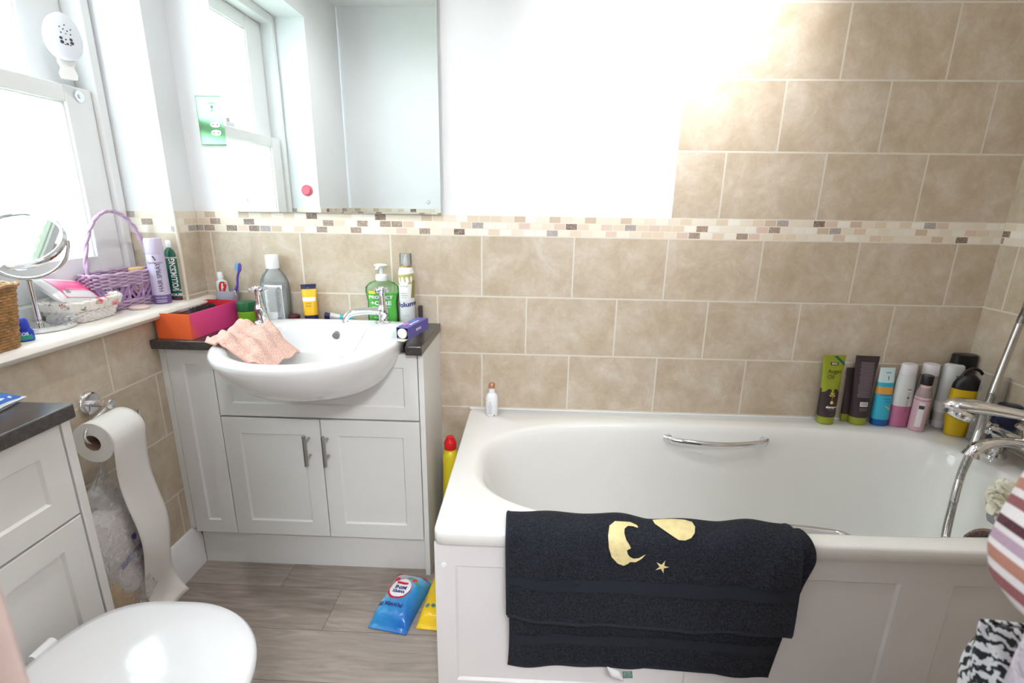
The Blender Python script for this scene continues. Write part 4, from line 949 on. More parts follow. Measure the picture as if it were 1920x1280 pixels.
# toothpaste carton
t = thing('toothpaste_carton', 'open purple toothpaste carton lying at the right front of the worktop', 'box', (.764,-.228,TZ+.0208), (radians(2),0,radians(-16)))
VIOL = mat('purple_carton', (84,76,158), .35); b4 = MB(); w_, l_, h_ = .0185, .062, .034; k_ = .0008
b4.box((-w_,-l_,0), (w_,l_,k_)).box((-w_,-l_,h_-k_), (w_,l_,h_)).box((-w_,-l_,k_), (-w_+k_,l_,h_-k_)).box((w_-k_,-l_,k_), (w_,l_,h_-k_)).box((-w_+k_,l_-k_,k_), (w_-k_,l_,h_-k_))
obj('carton', b4, VIOL, t, smooth=False)
CARD = mat('grey_board', (216,208,200), .8)
obj('end_flap', MB().grid(lambda u, v: (-w_+2*w_*u, -l_-.024*v, .001+.006*(1-v)**2*0+.0005), 4, 4), CARD, t, solid=.0008)
obj('side_flap', MB().grid(lambda u, v: (-w_-.014*v, -l_-.004+.001*v-.018*u*0-.014*u, .002+h_*.8*(u if False else .9*(1-v*.4))*1*(1-u*.2)), 3, 3), CARD, t, solid=.0008)
obj('tube_cap', MB().cyl((0,-l_+.004,h_/2), (0,-l_-.002,h_/2), .0150, 28), mat('ribbed_white_cap', (236,230,222), .5), t, bevel=.001)
tp_ = lambda u, v: (v, u, h_+.0005)
stick('lettering', [xf(text_tris('Sensodyne', .013, .0004), 0, .006)], tp_, whitei, t)
stick('pink_flash', [xf(ell(.017,.0045), -.022, -.009)], tp_, ink((236,110,180)), t)
stick('blue_flash', [xf(rect(.03,.004), .018, -.008)], tp_, ink((90,170,230)), t)
stick('lettering', [xf(text_tris('REPAIR', .010, .0003), 0, 0)], lambda u, v: (w_+.0005, u, h_/2+v), whitei, t)
# washcloth on the basin
t = thing('washcloth', 'pink terry washcloth crumpled over the left rim of the basin', 'washcloth', (.335,-.325,.824))
t.scale = (.80,.78,.85)
def cloth(u, v):
    # u along from the left on the rim (0) down into the basin (1); v across, back to front
    x = -.125+.245*u; y = .125-.235*v+.055*u*(1-2*v)*.3-.06*u
    rimz = .006 if u < .45 else .006-.075*((u-.45)/.55)**1.1
    fold = .013*sin(9*v+4*u)*(1-.5*u)+.010*sin(13*u-4*v+1)+.005*sin(23*v-9*u)+.004*sin(31*u+12*v)+.018*math.exp(-((u-.35)**2+(v-.25)**2)*14)
    edge = .010*sin(9*v)*u
    return (x+edge+.012*sin(6*v+1)*(1-u), y+.02*sin(5*u+2)*(v-.3), rimz+max(-.004,fold)+.006)
obj('cloth', MB().grid(cloth, 50, 50), PINKT, t, solid=.004)
obj('hem', MB().tube([cloth(1-k/30,1.0) for k in range(31)], .0030, 8), mat('pink_hem', (222,170,156), .9, bump=.5, bscale=300), t)

# ================================================================== BATH THINGS (rim z .491)
BZ = .4915
def vbottle(*a, **k): return thing(*a, **k)
t = vbottle('lotion_bottle', 'small white lotion bottle with copper cap on the back left corner of the bath', 'bottle', (.987,-.055,BZ))
b = Body([(0,.0195,.0195),(.003,.0215,.0215),(.066,.0215,.0215),(.078,.017,.017),(.082,.0110,.0110),(.100,.0108,.0108)])
obj('body', b.mb(), WHITEP, t)
obj('cap', MB().lathe([(.0112,.100),(.0115,.101),(.0115,.115),(.010,.117),(.001,.117)], 28), mat('copper_cap', (214,160,130), .3, .7), t)
stick('lettering', [xf(rect(.014*q,.0012,4), -.004, .016-.005*i) for i, q in enumerate((.6,.5,.9,1,1,.8,.9,.7,1))]+[xf(ell(.003,.003), .010, -.032)], b.front(.038,.0008), ink((150,152,156)), t)
GRN2 = mat('olive_green_tube', (150,158,44), .35); BRN = mat('dark_brown_tube', (60,46,50), .38)
def big_tube(label, loc, rot, bodyc, capc, topc=None, h=.238, group=None):
    t = thing('shampoo_tube', label, 'tube', loc, rot, group)
    b = Body([(.026,.0275,.0215,2.2),(.032,.0285,.0225,2.2),(h*.35,.0295,.0190,2.2),(h*.52,.0305,.0155,2.2),(h*.8,.0345,.0080,2.3),(h-.010,.0375,.0024,2.6),(h,.0380,.0018,3)], 44)
    obj('tube', b.mb([0,0,0,1,1,1]) if topc else b.mb(), [bodyc]+([topc] if topc else []), t)
    obj('cap', Body([(0,.0255,.0195,2.2),(.002,.0265,.0205,2.2),(.0255,.0275,.0215,2.2)], 44).mb(), capc, t)
    return t, b
t, b = big_tube('green and brown argan shampoo tube standing leftmost of the row on the bath ledge', (2.135,-.036,BZ), (radians(-3),0,radians(3)), BRN, GRN2, GRN2)
def uw(z): return b.at(z)[0]
wave = [(-.030*1.0,.118)]+[(-.030+.060*i/24, .124+.012*cos((i/24-.5)*2*pi)-.040*math.exp(-((i/24-.5)/.07)**2)) for i in range(25)]+[(.030,.150),(-.030,.150)]
f0 = b.front(0,.0008)
stick('green_wave', ([(x,y) for x,y in poly_tris([(x*.99,y) for x,y in wave[1:26]]+[(.0295,.152),(-.0295,.152)], .006)[0]], poly_tris([(x*.99,y) for x,y in wave[1:26]]+[(.0295,.152),(-.0295,.152)], .006)[1]), f0, GRN2, t)
stick('corner_flash', poly_tris([(-.004,.236),(.008,.236),(.0365,.212),(.0355,.200)], .004), b.front(0,.0012), mat('emerald_print', (24,100,76), .4), t)
stick('logo_box', xf(rect(.026,.010), -.001, .210), b.front(0,.0012), ink((52,44,40)), t)
stick('lettering', [xf(text_tris('XHC', .009, .0004), -.001, .210)], b.front(0,.0018), ink((226,226,210)), t)
stick('lettering', [xf(text_tris('Argan', .019, .0001), .002, .184), xf(text_tris('Oil', .019, .0001), -.010, .165)], b.front(0,.0014), ink((74,70,36)), t)
stick('printed_leaf', [xf(ell(.0045,.0025), -.006, .102, -.6), xf(ell(.0045,.0025), .006, .101, .6), xf(ell(.005,.002), -.004, .109, -.9), xf(ell(.005,.002), .004, .108, .9), xf(rect(.001,.04,4), 0, .100)], b.front(0,.0014), ink((214,180,84)), t)
stick('printed_drop', [xf(ell(.0052,.0058), -.0, .078)], b.front(0,.0014), ink((236,190,130)), t)
stick('lettering', [xf(text_tris('shampoo', .0105, .0005), .003, .062)], b.front(0,.0014), ink((232,228,226)), t)
stick('fine_print', [xf(rect(.030,.0012,4), .003, .054), xf(rect(.024,.0012,4), .004, .049), xf(rect(.022,.001,4), .006, .074), xf(rect(.016,.001,4), .004, .036)], b.front(0,.0014), ink((140,118,84)), t)
t, b = big_tube('dark brown tube with green cap showing its printed back and barcode on the bath ledge', (2.243,-.034,BZ), (radians(-3),0,radians(-4)), BRN, GRN2)
rr_ = random.Random(9)
stick('fine_print', [xf(rect(.046*rr_.uniform(.82,1),.0022,6), .001, .216-.0042*k) for k in range(29)], b.front(0,.0009), mat('faded_print', (132,118,128), .5), t)
stick('barcode_panel', xf(rect(.026,.016), .003, .074), b.front(0,.0009), whitei, t)
stick('barcode', [xf(rect(.0007,.012,2), -.007+.0018*k, .075) for k in range(12)], b.front(0,.0015), ink((70,60,60)), t)
stick('fine_print', [xf(rect(.026,.0016,4), .003, .060-.004*k) for k in range(3)], b.front(0,.0009), MC['faded_print'], t)
t, b = big_tube('dark brown tube mostly hidden behind the barcode tube', (2.222,-.012,BZ), (radians(-1),0,0), BRN, GRN2, h=.190); t.scale = (.8,.45,1)
# blue tube
CY = mat('cyan_tube', (60,178,206), .3); 
t = thing('conditioner_tube', 'turquoise and white tube with deep blue cap beside the dark tubes', 'tube', (2.315,-.036,BZ), (radians(-3),0,0))
b = Body([(.022,.0270,.0200,2.2),(.028,.028,.021,2.2),(.110,.0275,.0150,2.2),(.135,.0265,.0120,2.2),(.150,.026,.0105,2.2),(.190,.0250,.0024,2.5),(.200,.0250,.0018,3)], 44)
obj('tube', b.mb([0,0,1,0,2,2]), [CY, mat('orange_print', (222,160,70), .4), mat('ice_white', (214,234,236), .35)], t)
obj('cap', Body([(0,.0255,.0185,2.2),(.002,.0265,.0195,2.2),(.0215,.0270,.0200,2.2)], 44).mb(), mat('deep_blue_cap', (10,86,160), .3), t)
stick('lettering', [xf(text_tris('avon', .008, .0003), .002, .184), xf(ell(.002,.008), .002, .166)], b.front(0,.001), ink((110,140,150)), t)
stick('gold_motif', [xf(ell(.007,.003), .012, .062, -.5), xf(ell(.005,.002), .003, .068, -.3)], b.front(0,.001), ink((226,190,120)), t)
stick('wave_print', [xf(rect(.040,.003,8), 0, .108), xf(rect(.030,.002,6), .006, .094, -.15), xf(rect(.026,.002,6), .008, .084, -.15)], b.front(0,.001), ink((20,120,180)), t)
# translucent pair
FR = clearmat('frosted_white_plastic', (240,240,238), .78, .25)
LABP = mat('pale_label', (226,220,220), .5)
def back_label(t, b, zc, w_, h_, ang, zl=0):
    stick('back_label', rect(w_, h_), b.front(zc,.0007,ang), LABP, t)
    stick('fine_print', [xf(rect(w_*.7,.0012,3), 0, h_/2-.012-.004*k) for k in range(int((h_-.02)/.004))]+[xf(rect(w_,.003,3), 0, h_/2-.001), xf(ell(.004,.004), 0, .018)], b.front(zc,.0013,ang), ink((96,92,94)), t)
t = thing('shampoo_bottle', 'frosted bottle one third full of pink shampoo standing beside the turquoise tube', 'bottle', (2.375,-.036,BZ), (0,0,radians(4)))
b = Body([(0,.0290,.0205,2.5),(.003,.0310,.0225,2.5),(.080,.0310,.0225,2.5),(.150,.0280,.0205,2.5),(.182,.0255,.0195,2.3)])
obj('bottle', b.mb(), FR, t); obj('shampoo', Body([(.0015,.0318,.0233,2.5),(.074,.0318,.0233,2.5)]).mb(), mat('magenta_shampoo', (190,110,146), .25), t)
obj('cap', Body([(.182,.0245,.0190,2.2),(.184,.0250,.0195,2.2),(.214,.0240,.0185,2.2),(.218,.022,.017,2.2)]).mb(), mat('frosted_cap', (232,226,230), .4), t)
back_label(t, b, .088, .014, .095, .75)
t = thing('shower_gel_bottle', 'small pink bottle with black cap in front of the frosted bottles', 'bottle', (2.413,-.072,BZ))
b = Body([(0,.0205,.0205),(.003,.0225,.0225),(.115,.0225,.0225),(.135,.0200,.0200),(.150,.0150,.0150),(.160,.0135,.0135)])
obj('bottle', b.mb(), mat('pale_pink_bottle', (226,186,196), .2, alpha=.9), t)
obj('cap', MB().lathe([(.0160,.160),(.0165,.162),(.0165,.190),(.0150,.192),(.001,.192)], 28), BLACKP, t)
obj('shoulder', MB().lathe([(.0228,.108),(.0212,.132),(.0160,.149),(.0148,.152)], 28, cap0=False, cap1=False), clearmat('clear_rose', (200,180,176), .5), t)
stick('back_label', rect(.016,.085), b.front(.060,.0007,-.55), LABP, t); stick('label_block', [xf(rect(.014,.012), 0, .026)], b.front(.060,.0013,-.55), ink((60,56,60)), t)
stick('red_edge', rect(.004,.060), b.front(.055,.0007,.95), ink((230,70,90)), t)
t = thing('shampoo_bottle', 'clear grey bottle standing behind the small pink bottle', 'bottle', (2.450,-.030,BZ))
b = Body([(0,.026,.0185,2.5),(.003,.028,.0205,2.5),(.150,.028,.0205,2.5),(.180,.025,.019,2.3)])
obj('bottle', b.mb(), clearmat('clear_grey_green', (204,202,190), .6, .2), t)
obj('cap', Body([(.180,.0245,.0190,2.2),(.182,.0250,.0195,2.2),(.214,.0240,.0185,2.2),(.218,.022,.017,2.2)]).mb(), MC['frosted_cap'], t)
back_label(t, b, .070, .012, .090, .75)
t = thing('conditioner_bottle', 'frosted white bottle standing upside down on its cap beside the yellow shower gel', 'bottle', (2.512,-.040,BZ), (0,radians(1),0))
b = Body([(.024,.019,.017,2.3),(.030,.022,.019,2.4),(.075,.0275,.0215,2.5),(.205,.0300,.0220,2.5),(.218,.0280,.0200,2.5),(.222,.022,.015,2.4)])
obj('bottle', b.mb(), FR, t); obj('cream', Body([(.026,.0198,.0178,2.3),(.070,.0278,.0218,2.5),(.092,.0284,.0222,2.5)]).mb(), mat('white_cream', (240,236,234), .4), t)
obj('cap', Body([(0,.020,.018,2.2),(.002,.021,.019,2.2),(.024,.020,.018,2.2)]).mb(), MC['frosted_cap'], t)
back_label(t, b, .135, .014, .105, -.35)
t = thing('shampoo_bottle', 'dark red bottle with wide black flip cap in the back right corner of the bath', 'bottle', (2.553,-.026,BZ), (0,0,radians(-6)))
obj('bottle', Body([(0,.030,.018,2.6),(.003,.032,.020,2.6),(.170,.033,.021,2.6),(.205,.031,.019,2.6)]).mb(), mat('dark_red_bottle', (72,38,40), .3), t)
obj('cap', Body([(.205,.035,.0195,3),(.207,.0365,.021,3),(.250,.0345,.019,3),(.253,.032,.016,3)]).mb(), BLACKP, t)
# yellow hook gel
t = thing('shower_gel_bottle', 'yellow shower gel bottle with black dome top and hanging hook', 'bottle', (2.515,-.103,BZ), (0,0,radians(-10)))
YG = mat('mustard_bottle', (206,168,28), .3)
b = Body([(.020,.030,.020,2.5),(.060,.036,.022,2.5),(.120,.039,.023,2.5),(.160,.0385,.0225,2.5)])
obj('bottle', b.mb(), YG, t)
obj('base', Body([(0,.028,.018,2.4),(.003,.030,.020,2.4),(.020,.030,.020,2.5)]).mb(), YG, t)
obj('dome', Body([(.160,.0385,.0225,2.4),(.175,.0375,.0215,2.3),(.192,.031,.018,2.2),(.204,.020,.013,2.1),(.209,.008,.006,2)]).mb(), BLACKP, t)
obj('hook', MB().tube(spline([(-.024,0,.180),(-.020,0,.200),(-.012,0,.218),(.004,0,.228),(.020,0,.224),(.030,0,.216),(.033,0,.210)], 6), .0046, 10), BLACKP, t)
stick('fine_print', [xf(rect(.034,.0018,6), .004, -.006*k) for k in range(7)], b.front(.135,.0008), ink((178,140,30)), t)
# right end corner
t = thing('plastic_sleeve', 'empty clear plastic refill pouch leaning in the corner behind the shower hose', 'pouch', (2.553,-.150,BZ), (radians(0),0,radians(-30)))
obj('pouch', Body([(0,.030,.015,2.4),(.004,.032,.017,2.4),(.15,.033,.010,2.6),(.215,.032,.004,3),(.22,.031,.003,3)]).mb(), clearmat('clear_pouch', (214,206,194), .30, .1), t)
t = thing('shower_gel_bottle', 'navy blue and green shower gel standing upside down behind the mixer tap', 'bottle', (2.553,-.205,BZ), (radians(2),radians(3),radians(-12)))
NB = mat('navy_bottle', (22,30,66), .2, coat=.3)
b = Body([(.020,.022,.016,2.4),(.028,.028,.018,2.5),(.080,.033,.020,2.5),(.130,.0345,.020,2.5),(.150,.031,.017,2.5),(.154,.024,.011,2.4)])
obj('bottle', b.mb(), NB, t); obj('cap', Body([(0,.021,.015,2.3),(.002,.023,.017,2.3),(.020,.022,.016,2.3)]).mb(), mat('grey_cap', (150,152,156), .3), t)
stick('green_flash', [xf(rect(.034,.014), .004, .046, -.1), xf(rect(.020,.016), .0, -.020)], b.front(.085,.0008), ink((50,150,90)), t)
stick('lettering', [xf(rect(.020,.006), 0, -.036), xf(ell(.007,.005), -.002, -.020)], b.front(.085,.0014), ink((190,200,226)), t)

# ------- bath mixer with handset
mx_ = thing('bath_mixer_tap', 'chrome bath and shower mixer tap on the right end of the bath', 'tap', (2.520,-.320,BZ))
obj('body', MB().tube([(0,-.085,.072),(0,-.08,.072),(0,.08,.072),(0,.085,.072)], [.014,.021,.021,.014], 28, upv=(0,0,1)), CHROME, mx_)
for y in (-.075,.075):
    obj('pillar', MB().lathe([(.028,0),(.028,.004),(.019,.008),(.015,.012),(.015,.06)], 28, (0,y)), CHROME, mx_)
    h = obj('control_knob', MB().tube([(0,y*1.13,.072),(0,y*1.3,.072),(0,y*1.32,.072),(0,y*1.72,.072),(0,y*1.76,.072)], [.014,.015,.021,.023,.018], 28, upv=(0,0,1)), CHROME, mx_)
    obj('indicator', MB().cyl((-.022,y*1.52,.080), (-.026,y*1.52,.082), .008, 20), WHITEP, h)
sp = spline([(0,0,.072),(-.035,0,.078),(-.075,0,.078),(-.115,0,.066),(-.135,0,.048),(-.140,0,.034)], 6)
obj('spout', MB().tube(sp, [.020-.006*sin(pi*min(1,i/22)) if i < 24 else .017+.0008*(i-24) for i in range(len(sp))], 20), CHROME, mx_)
obj('cradle', MB().tube(spline([(0,0,.088),(0,0,.108),(-.004,.002,.122)], 5), [.011]*11, 16).tube([(-.026,.012,.128),(-.014,.006,.121),(-.004,.002,.120),(.008,-.004,.124)], .007, 12), CHROME, mx_)
hs2 = thing('shower_handset', 'chrome shower handset lying on the cradle of the bath mixer', 'shower handset', (2.520,-.320,BZ+.140))
A_, B_ = Vector((-.185,.075,.020)), Vector((.060,-.040,.010)); dv = (B_-A_)
pts = [A_+dv*t_ for t_ in (.0,.04,.12,.24,.36,.46,.6,.8,.98,1.0)]
pts = [p+Vector((0,0,.010*sin(pi*i/9))) for i, p in enumerate(pts)]
obj('handle', MB().tube(pts, [.006,.022,.034,.036,.026,.018,.0145,.0135,.0125,.011], 28, flat=1.0).__class__().tube(pts, [.008,.016,.020,.021,.018,.016,.0145,.0135,.0125,.011], 28, flat=1.35, upv=(0,0,1)), CHROME, hs2)
dn = dv.normalized(); hc = A_+dv*.17
ax_ = Vector((-.28,.10,-.95)).normalized()
obj('spray_head', MB().tube([hc+ax_*.004, hc+ax_*.012, hc+ax_*.026, hc+ax_*.030], [.030,.037,.037,.034], 36), CHROME, hs2)
obj('spray_face', MB().tube([hc+ax_*.0301, hc+ax_*.0315], [.032,.031], 32), mat('grey_rubber', (86,86,88), .5), hs2)
e1_ = ax_.orthogonal().normalized(); e2_ = ax_.cross(e1_)
mb = MB()
for r_, n_ in ((.010,6),(.019,10),(.027,16)):
    for i in range(n_):
        a = 2*pi*i/n_; p = hc+ax_*.0315+(e1_*cos(a)+e2_*sin(a))*r_; mb.cyl(p, p+ax_*.0015, .0016, 6)
o_ = obj('spray_nozzle', mb, BLACKP, hs2); o_['kind'] = 'stuff'
def hose_mat():
    g = G('ribbed_chrome_hose'); 
    g.b.inputs['Metallic'].default_value = 1
    return g.out(lin((190,188,186)), .22)
t = thing('shower_hose', 'ribbed chrome shower hose running down past the mixer into the bath', 'hose', (0,0,0))
hp = spline([(2.555,-.165,1.62),(2.565,-.165,1.25),(2.562,-.170,.957),(2.545,-.180,.880),(2.522,-.190,.745),(2.492,-.212,.640),(2.449,-.255,.579),(2.392,-.310,.548),(2.340,-.352,.483),(2.315,-.380,.387),(2.311,-.390,.300),(2.322,-.398,.200),(2.325,-.405,.125),(2.27,-.40,.103),(2.15,-.33,.100),(2.05,-.30,.100)], 46)
obj('hose', MB().tube(hp, [.0108 if i % 2 else .0088 for i in range(len(hp))], 12), hose_mat(), t, angle=80)
t = thing('hose_bracket', 'chrome wall bracket holding the shower hose high on the right wall', 'bracket', (2.59,-.165,1.62))
obj('wall_plate', MB().tube([(0,0,0),(-.008,0,0),(-.010,0,0)], [.026,.026,.022], 28, upv=(0,0,1)), CHROME, t)
obj('arm', MB().tube([(-.010,0,0),(-.028,0,0),(-.034,0,0)], [.010,.010,.014], 20, upv=(0,0,1)), CHROME, t)
# puff
t = thing('bath_puff', 'cream net bath puff hanging from the mixer tap at the right edge of the photo', 'bath puff', (2.455,-.425,.432))
t.scale = (1.15,1.15,1.1)
PUFF = mat('cream_net', (255,250,232), .9, bump=.2, bscale=60, bdist=.004)
mb = MB(); rp = random.Random(4)
for k in range(46):
    d_ = Vector((rp.gauss(0,1), rp.gauss(0,1), rp.gauss(0,1))).normalized(); u_ = d_.orthogonal().normalized(); w_2 = d_.cross(u_); r0 = .030*rp.uniform(.8,1.1); ph = rp.uniform(0,6)
    mb.grid(lambda a, c, d_=d_, u_=u_, w_2=w_2, r0=r0, ph=ph: d_*(.014+.040*c+.005*sin(3*2*pi*a+ph)*c)+(u_*cos(2*pi*a)+w_2*sin(2*pi*a))*(r0*c*(1+.25*sin(4*2*pi*a+ph))), 22, 4)
obj('net_ruffles', mb, PUFF, t)
obj('cord', MB().tube(spline([(0,0,.02),(.02,.01,.07),(.045,.02,.125),(.066,.025,.150),(.075,.012,.140),(.055,.0,.10),(.02,0,.03)], 8), .0014, 6), PUFF, t)
# bleach
t = thing('bleach_bottle', 'yellow bleach bottle with red cap in the gap between vanity and bath', 'bottle', (.856,-.155,0), (0,0,radians(90)))
b = Body([(0,.030,.026,2.8),(.004,.032,.028,2.8),(.22,.032,.028,2.8),(.34,.027,.025,2.5),(.385,.0275,.026,2.3),(.405,.020,.020,2),(.410,.014,.014,2)])
obj('bottle', b.mb(), mat('bleach_yellow', (226,206,40), .3), t)
obj('cap', MB().lathe([(.019,.410),(.0205,.412),(.0205,.432),(.017,.440),(.014,.446),(.013,.452),(.001,.453)], 24), mat('bright_red_cap', (226,28,36), .35), t)

# ------- navy towel draped over the front rim
t = thing('bath_towel', 'navy towel with gold moon and star applique draped over the front rim of the bath', 'towel', (0,0,0))
def path(pts, step=.004):
    P = spline([(0,y,z) for y, z in pts], 16); out = [(P[0].y, P[0].z, 0)]; s_ = 0
    for a, c in zip(P, P[1:]): s_ += (c-a).length; out.append((c.y, c.z, s_))
    return out
def at(pth, s_):
    for a, c in zip(pth, pth[1:]):
        if s_ <= c[2]:
            f = (s_-a[2])/max(c[2]-a[2],1e-9); return a[0]+(c[0]-a[0])*f, a[1]+(c[1]-a[1])*f
    return pth[-1][0], pth[-1][1]
def drape(pth, x0f, x1f, seed, botf, amp=1):
    L = pth[-1][2]
    def F(u, v):
        s_ = v*L; y, z = at(pth, s_); f = max(0, min(1, (s_-.10)/(L-.10)))
        x = x0f(v)+(x1f(v)-x0f(v))*u
        over = max(0, min(1, (z-.47)/.03))
        w = amp*(.0045*sin(11*x+seed)*(.3+f)+.0030*sin(27*x+seed*2+6*z)+.0022*sin(52*x-9*z+seed))
        bump = (.008*max(0, sin(9*x+seed+1))+.005*max(0,sin(23*x+seed))**2+.0025*sin(40*x+30*s_))*over-.005*over
        return (x, y-max(-.003, w)*(1-over)-.0, z+bump+(botf(u)*f if z < .4 else 0))
    return F
inner = [(-.600,.30),(-.618,.42),(-.636,.478),(-.660,.504),(-.690,.506),(-.712,.494),(-.720,.46)]
p1 = path(inner+[(-.724,.36),(-.726,.25),(-.728,.160)])
F1 = drape(p1, lambda v: 1.078+.004*sin(9*v), lambda v: 1.728-.045*max(0, v-.5)*2+.012*math.exp(-((v-.47)/.1)**2), 1.0, lambda u: .006*sin(5*u)+.012*u*0)
obj('under_layer', MB().grid(F1, 150, 110), NAVY, t, solid=.007)
p2 = path([(-.592,.34),(-.610,.43),(-.630,.490),(-.658,.515),(-.692,.517),(-.722,.503),(-.735,.465),(-.741,.40),(-.745,.345),(-.747,.298)])
F2 = drape(p2, lambda v: 1.068+.010*v, lambda v: 1.712-.012*v, 2.2, lambda u: .018*math.exp(-((u)/.08)**2)-.004*u+.004*sin(8*u))
obj('top_layer', MB().grid(F2, 150, 110), NAVY, t, solid=.007)
def band(F, v0, v1, name, m, off=.0048, u0=.004, u1=.996):
    def B(u, v): 
        p = Vector(F(u0+(u1-u0)*u, v0+(v1-v0)*v)); q = Vector(F(u0+(u1-u0)*u, v0+(v1-v0)*v+.004)); n = Vector((1,0,0)).cross(q-p).normalized()
        if n.y > 0: n = -n
        return p+n*off
    return obj(name, MB().grid(B, 150, 8), m, t)
L1, L2 = p1[-1][2], p2[-1][2]
band(F2, (L2-.115)/L2, (L2-.085)/L2, 'woven_band', NAVYB); obj('hem', MB().tube([F2(k/80, .997) for k in range(81)], .0055, 8), NAVYB, t)
band(F1, (L1-.088)/L1, (L1-.062)/L1, 'woven_band', NAVYB); obj('hem', MB().tube([F1(k/80, .997) for k in range(81)], .0050, 8), NAVYB, t)
for u in (.002, .998): obj('side_hem', MB().tube([F2(u, .05+.945*k/60) for k in range(61)], .0050, 8), NAVYB, t)
# applique in (x, s): find s for a height/depth on the top layer
def s_of(y=None, z=None):
    best = min(p2, key=lambda q: abs(q[0]-y)+ (abs(q[1]-z) if z else 0) if y is not None else abs(q[1]-z)+(10 if q[0] > -.70 else 0)); return best[2]
def onto(off):
    def fn(x, s_):
        x0, x1 = 1.068+.010*s_/L2, 1.712-.012*s_/L2; u = (x-x0)/(x1-x0); v = s_/L2
        p = Vector(F2(u, v)); q = Vector(F2(u, v+.004)); r_ = Vector(F2(u+.004, v)); n = (r_-p).cross(q-p).normalized()
        if n.z < -.2 or (abs(n.z) <= .2 and n.y > 0): n = -n
        return p+n*off
    return fn
sT = s_of(y=-.688, z=.517); sB = s_of(z=.452)
H_ = sB-sT
# crescent with a face profile; unit box 0..1 (x right, y down)
cres = [(.80,.09),(.78,.06),(.62,.0),(.42,.02),(.22,.03),(.06,.16),(.0,.36),(.02,.58),(.10,.80),(.26,.95),(.42,1.0),(.52,.95),(.58,.90),(.72,.90),(.86,.82),(.97,.70),(.93,.72),(.80,.80),(.66,.82),(.56,.77),(.50,.70),(.48,.62),(.58,.58),(.55,.52),(.46,.42),(.42,.30),(.44,.20),(.54,.12),(.68,.11),(.80,.14)]
stick('gold_moon', poly_tris([(1.292+.084*x, sT+H_*y) for x, y in cres], .004), onto(.0062), GOLD, t)
disc_ = [(0,.0),(.25,-.04),(.55,-.02),(.8,.0),(.97,.10),(1.0,.36),(.94,.66),(.82,.88),(.66,.99),(.50,1.0),(.34,.86),(.14,.56),(.02,.30)]
sD = s_of(y=-.668, z=.515)
stick('gold_sun', poly_tris([(1.400+.088*x, sD+.052*y) for x, y in disc_], .004), onto(.0062), GOLD, t)
stick('gold_star', poly_tris([(1.408+(.0155 if i % 2 == 0 else .0050)*sin(pi*i/5+.25), s_of(z=.455)+(.0155 if i % 2 == 0 else .0050)*cos(pi*i/5+.25)) for i in range(10)], .002), onto(.0062), GOLD, t)
o_ = obj('care_tag', MB().grid(lambda u, v: (1.310+.030*u+.010*v, -.738-.003*v-.003*sin(3*v), .172-.026*v-.012*u), 4, 6), mat('white_satin_tag', (224,224,226), .5), t, solid=.0006)
o_ = obj('care_tag', MB().grid(lambda u, v: (1.346+.022*u+.002*v, -.738-.003*v-.003*sin(3*v), .160-.016*v+.002*u), 4, 6), mat('rainbow_tag', (120,150,140), .5, var=.6, vscale=120), t, solid=.0006)

# ------- flannel on the front right of the rim
t = thing('flannel', 'taupe terry flannel draped over the front rim towards the right end of the bath', 'flannel', (0,0,0))
pf_ = path([(-.585,.40),(-.612,.460),(-.640,.495),(-.672,.502),(-.700,.500),(-.714,.490),(-.718,.470)])
def FF(u, v):
    y, z = at(pf_, v*pf_[-1][2]); x = 2.140+.22*u+.050*max(0,v-.45)*(1-u)*1.6
    return (x, y-.003*sin(30*x), z+.012*max(0,sin(22*u+2*v))*(1 if z > .46 else .3))
obj('cloth', MB().grid(FF, 60, 60), TAUPE, t, solid=.005)

# ------- clothes hanging on wall hooks beside the doorway (right foreground)
def stripes():
    g = G('striped_knit'); x, y, z = g.sep(g.tc.outputs['Object'])
    f = g.ma('ADD', g.ma('MULTIPLY', z, 1.0), g.ma('MULTIPLY', x, .60))
    f = g.ma('FRACT', g.ma('MULTIPLY', g.ma('ADD', f, 4.0), 14.0))
    c = g.ramp(f, [(0, lin((226,220,222))), (.10, lin((140,84,88))), (.24, lin((222,216,218))), (.34, lin((172,120,104))), (.50, lin((226,220,222))), (.58, lin((176,150,168))), (.72, lin((222,216,218))), (.80, lin((84,44,56))), (.93, lin((224,218,220)))], True)
    n = g.noise(g.tc.outputs['Object'], 300, 3)
    return g.out(c, .95, g.bump(n, .6, .003))
def hook(x, lab):
    t = thing('coat_hook', lab, 'hook', (x,-1.47,1.72))
    obj('plate', MB().tube([(0,0,0),(0,.006,0)], [.022,.020], 24), CHROME, t)
    obj('peg', MB().tube(spline([(0,.006,0),(0,.03,-.006),(0,.05,.0),(0,.055,.02)], 5), .005, 12), CHROME, t)
hook(1.62, 'chrome coat hook right of the doorway holding the striped wrap'); hook(1.80, 'chrome coat hook right of the doorway holding the zebra print bag')
t = thing('striped_wrap', 'striped knitted wrap in cream, plum and rust hanging at the right edge of the photo', 'wrap', (1.614,-1.335,.90))
WP = [(.80,.030,.05),(.50,.045,.10),(.25,.060,.115),(.12,.082,.12),(.05,.102,.125),(.02,.108,.125),(.0,.104,.12),(-.012,.090,.11),(-.016,.075,.10)]
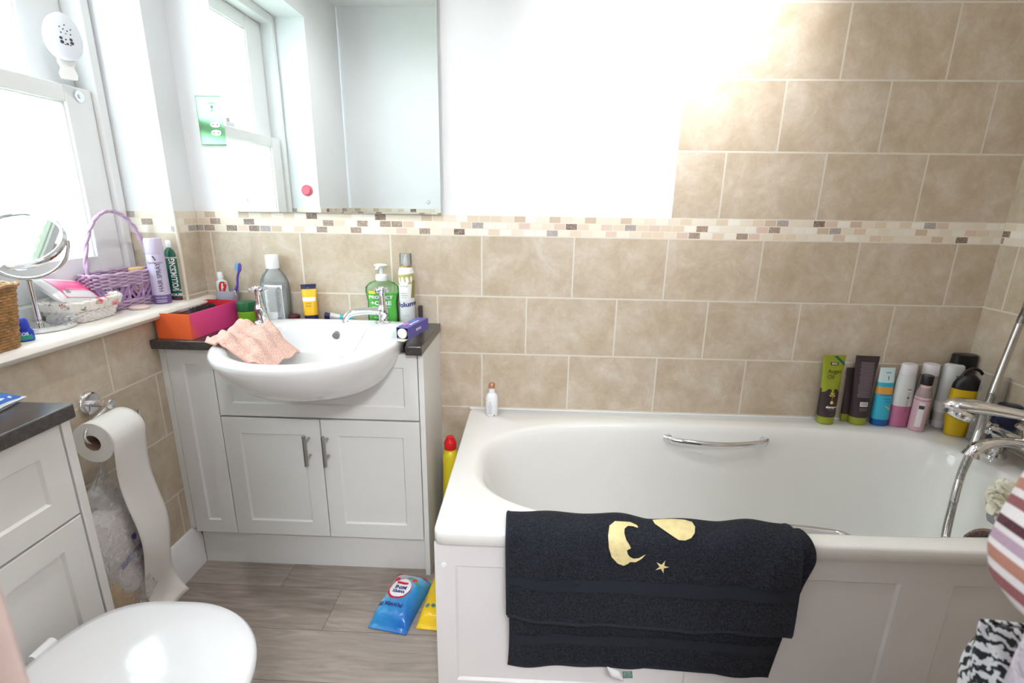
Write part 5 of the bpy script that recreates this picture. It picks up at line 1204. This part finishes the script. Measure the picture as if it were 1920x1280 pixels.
def wrap(u, v):
    a = 2*pi*u; k = v*(len(WP)-1); i = min(int(k), len(WP)-2); f = k-i; z, rx, ry = [WP[i][q]*(1-f)+WP[i+1][q]*f for q in range(3)]
    m = 1+.035*sin(5*a+7*z)
    return (rx*cos(a)*m, ry*sin(a)*m, z-.30*rx*cos(a)*(1 if z < .3 else .5)-.03)
obj('knit', MB().grid(wrap, 60, 90), stripes(), t, solid=.005)
t = thing('fluffy_robe', 'pale lilac fluffy robe hanging below the striped wrap at the right edge', 'robe', (1.632,-1.340,.90))
FLUF = mat('lilac_fleece', (222,212,224), .95, bump=1, bscale=90, var=.35, vscale=22, bdist=.012)
def robe(u, v):
    a = 2*pi*u; r = .075+.016*v+.004*sin(6*a+5*v)+.003*sin(13*a+21*v); return (r*cos(a)*.95, r*1.15*sin(a), .02-.62*v)
obj('fleece', MB().grid(robe, 80, 90), FLUF, t, solid=.006)
def zebra():
    g = G('zebra_print_cloth'); w = g.N.new('ShaderNodeTexWave'); P = g.tc.outputs['Object']; g.L.new(P, w.inputs['Vector']); w.bands_direction = 'DIAGONAL'
    w.inputs['Scale'].default_value = 38; w.inputs['Distortion'].default_value = 8; w.inputs['Detail'].default_value = 3; w.inputs['Detail Scale'].default_value = 2.2
    return g.out(g.ramp(w.outputs[1], [(.42, lin((30,34,40))), (.55, lin((214,214,216)))]), .9)
t = thing('zebra_bag', 'black and white zebra print cloth bag hanging low at the right edge of the photo', 'bag', (1.698,-1.20,.40))
def zb(u, v):
    a = 2*pi*u; c, s = cos(a), sin(a); q = (abs(c)**4+abs(s)**4)**(-.25); r = 1+.04*sin(7*a+6*v)
    w_ = .35+.65*v**1.1
    return (.088*c*q*r*w_, .045*s*q*r*(.35+.65*v)*(1-.93*max(0,(v-.75)/.25)**1.5), .364*v-.012*c*v)
obj('sack', MB().grid(zb, 90, 60).rings([[zb(i/90, 0) for i in range(90)], [(0.9*zb(i/90,0)[0],.9*zb(i/90,0)[1],-.002) for i in range(90)]], False, True), zebra(), t, solid=.004)
for s_ in (-1,1): obj('strap', MB().tube(spline([(.03*s_+.01,-.02,.34),(.035*s_+.055,-.06,.60),(.01*s_+.09,-.18,1.05),(.102,-.222,1.312)], 8), .006, 8), MC['zebra_print_cloth'], t)
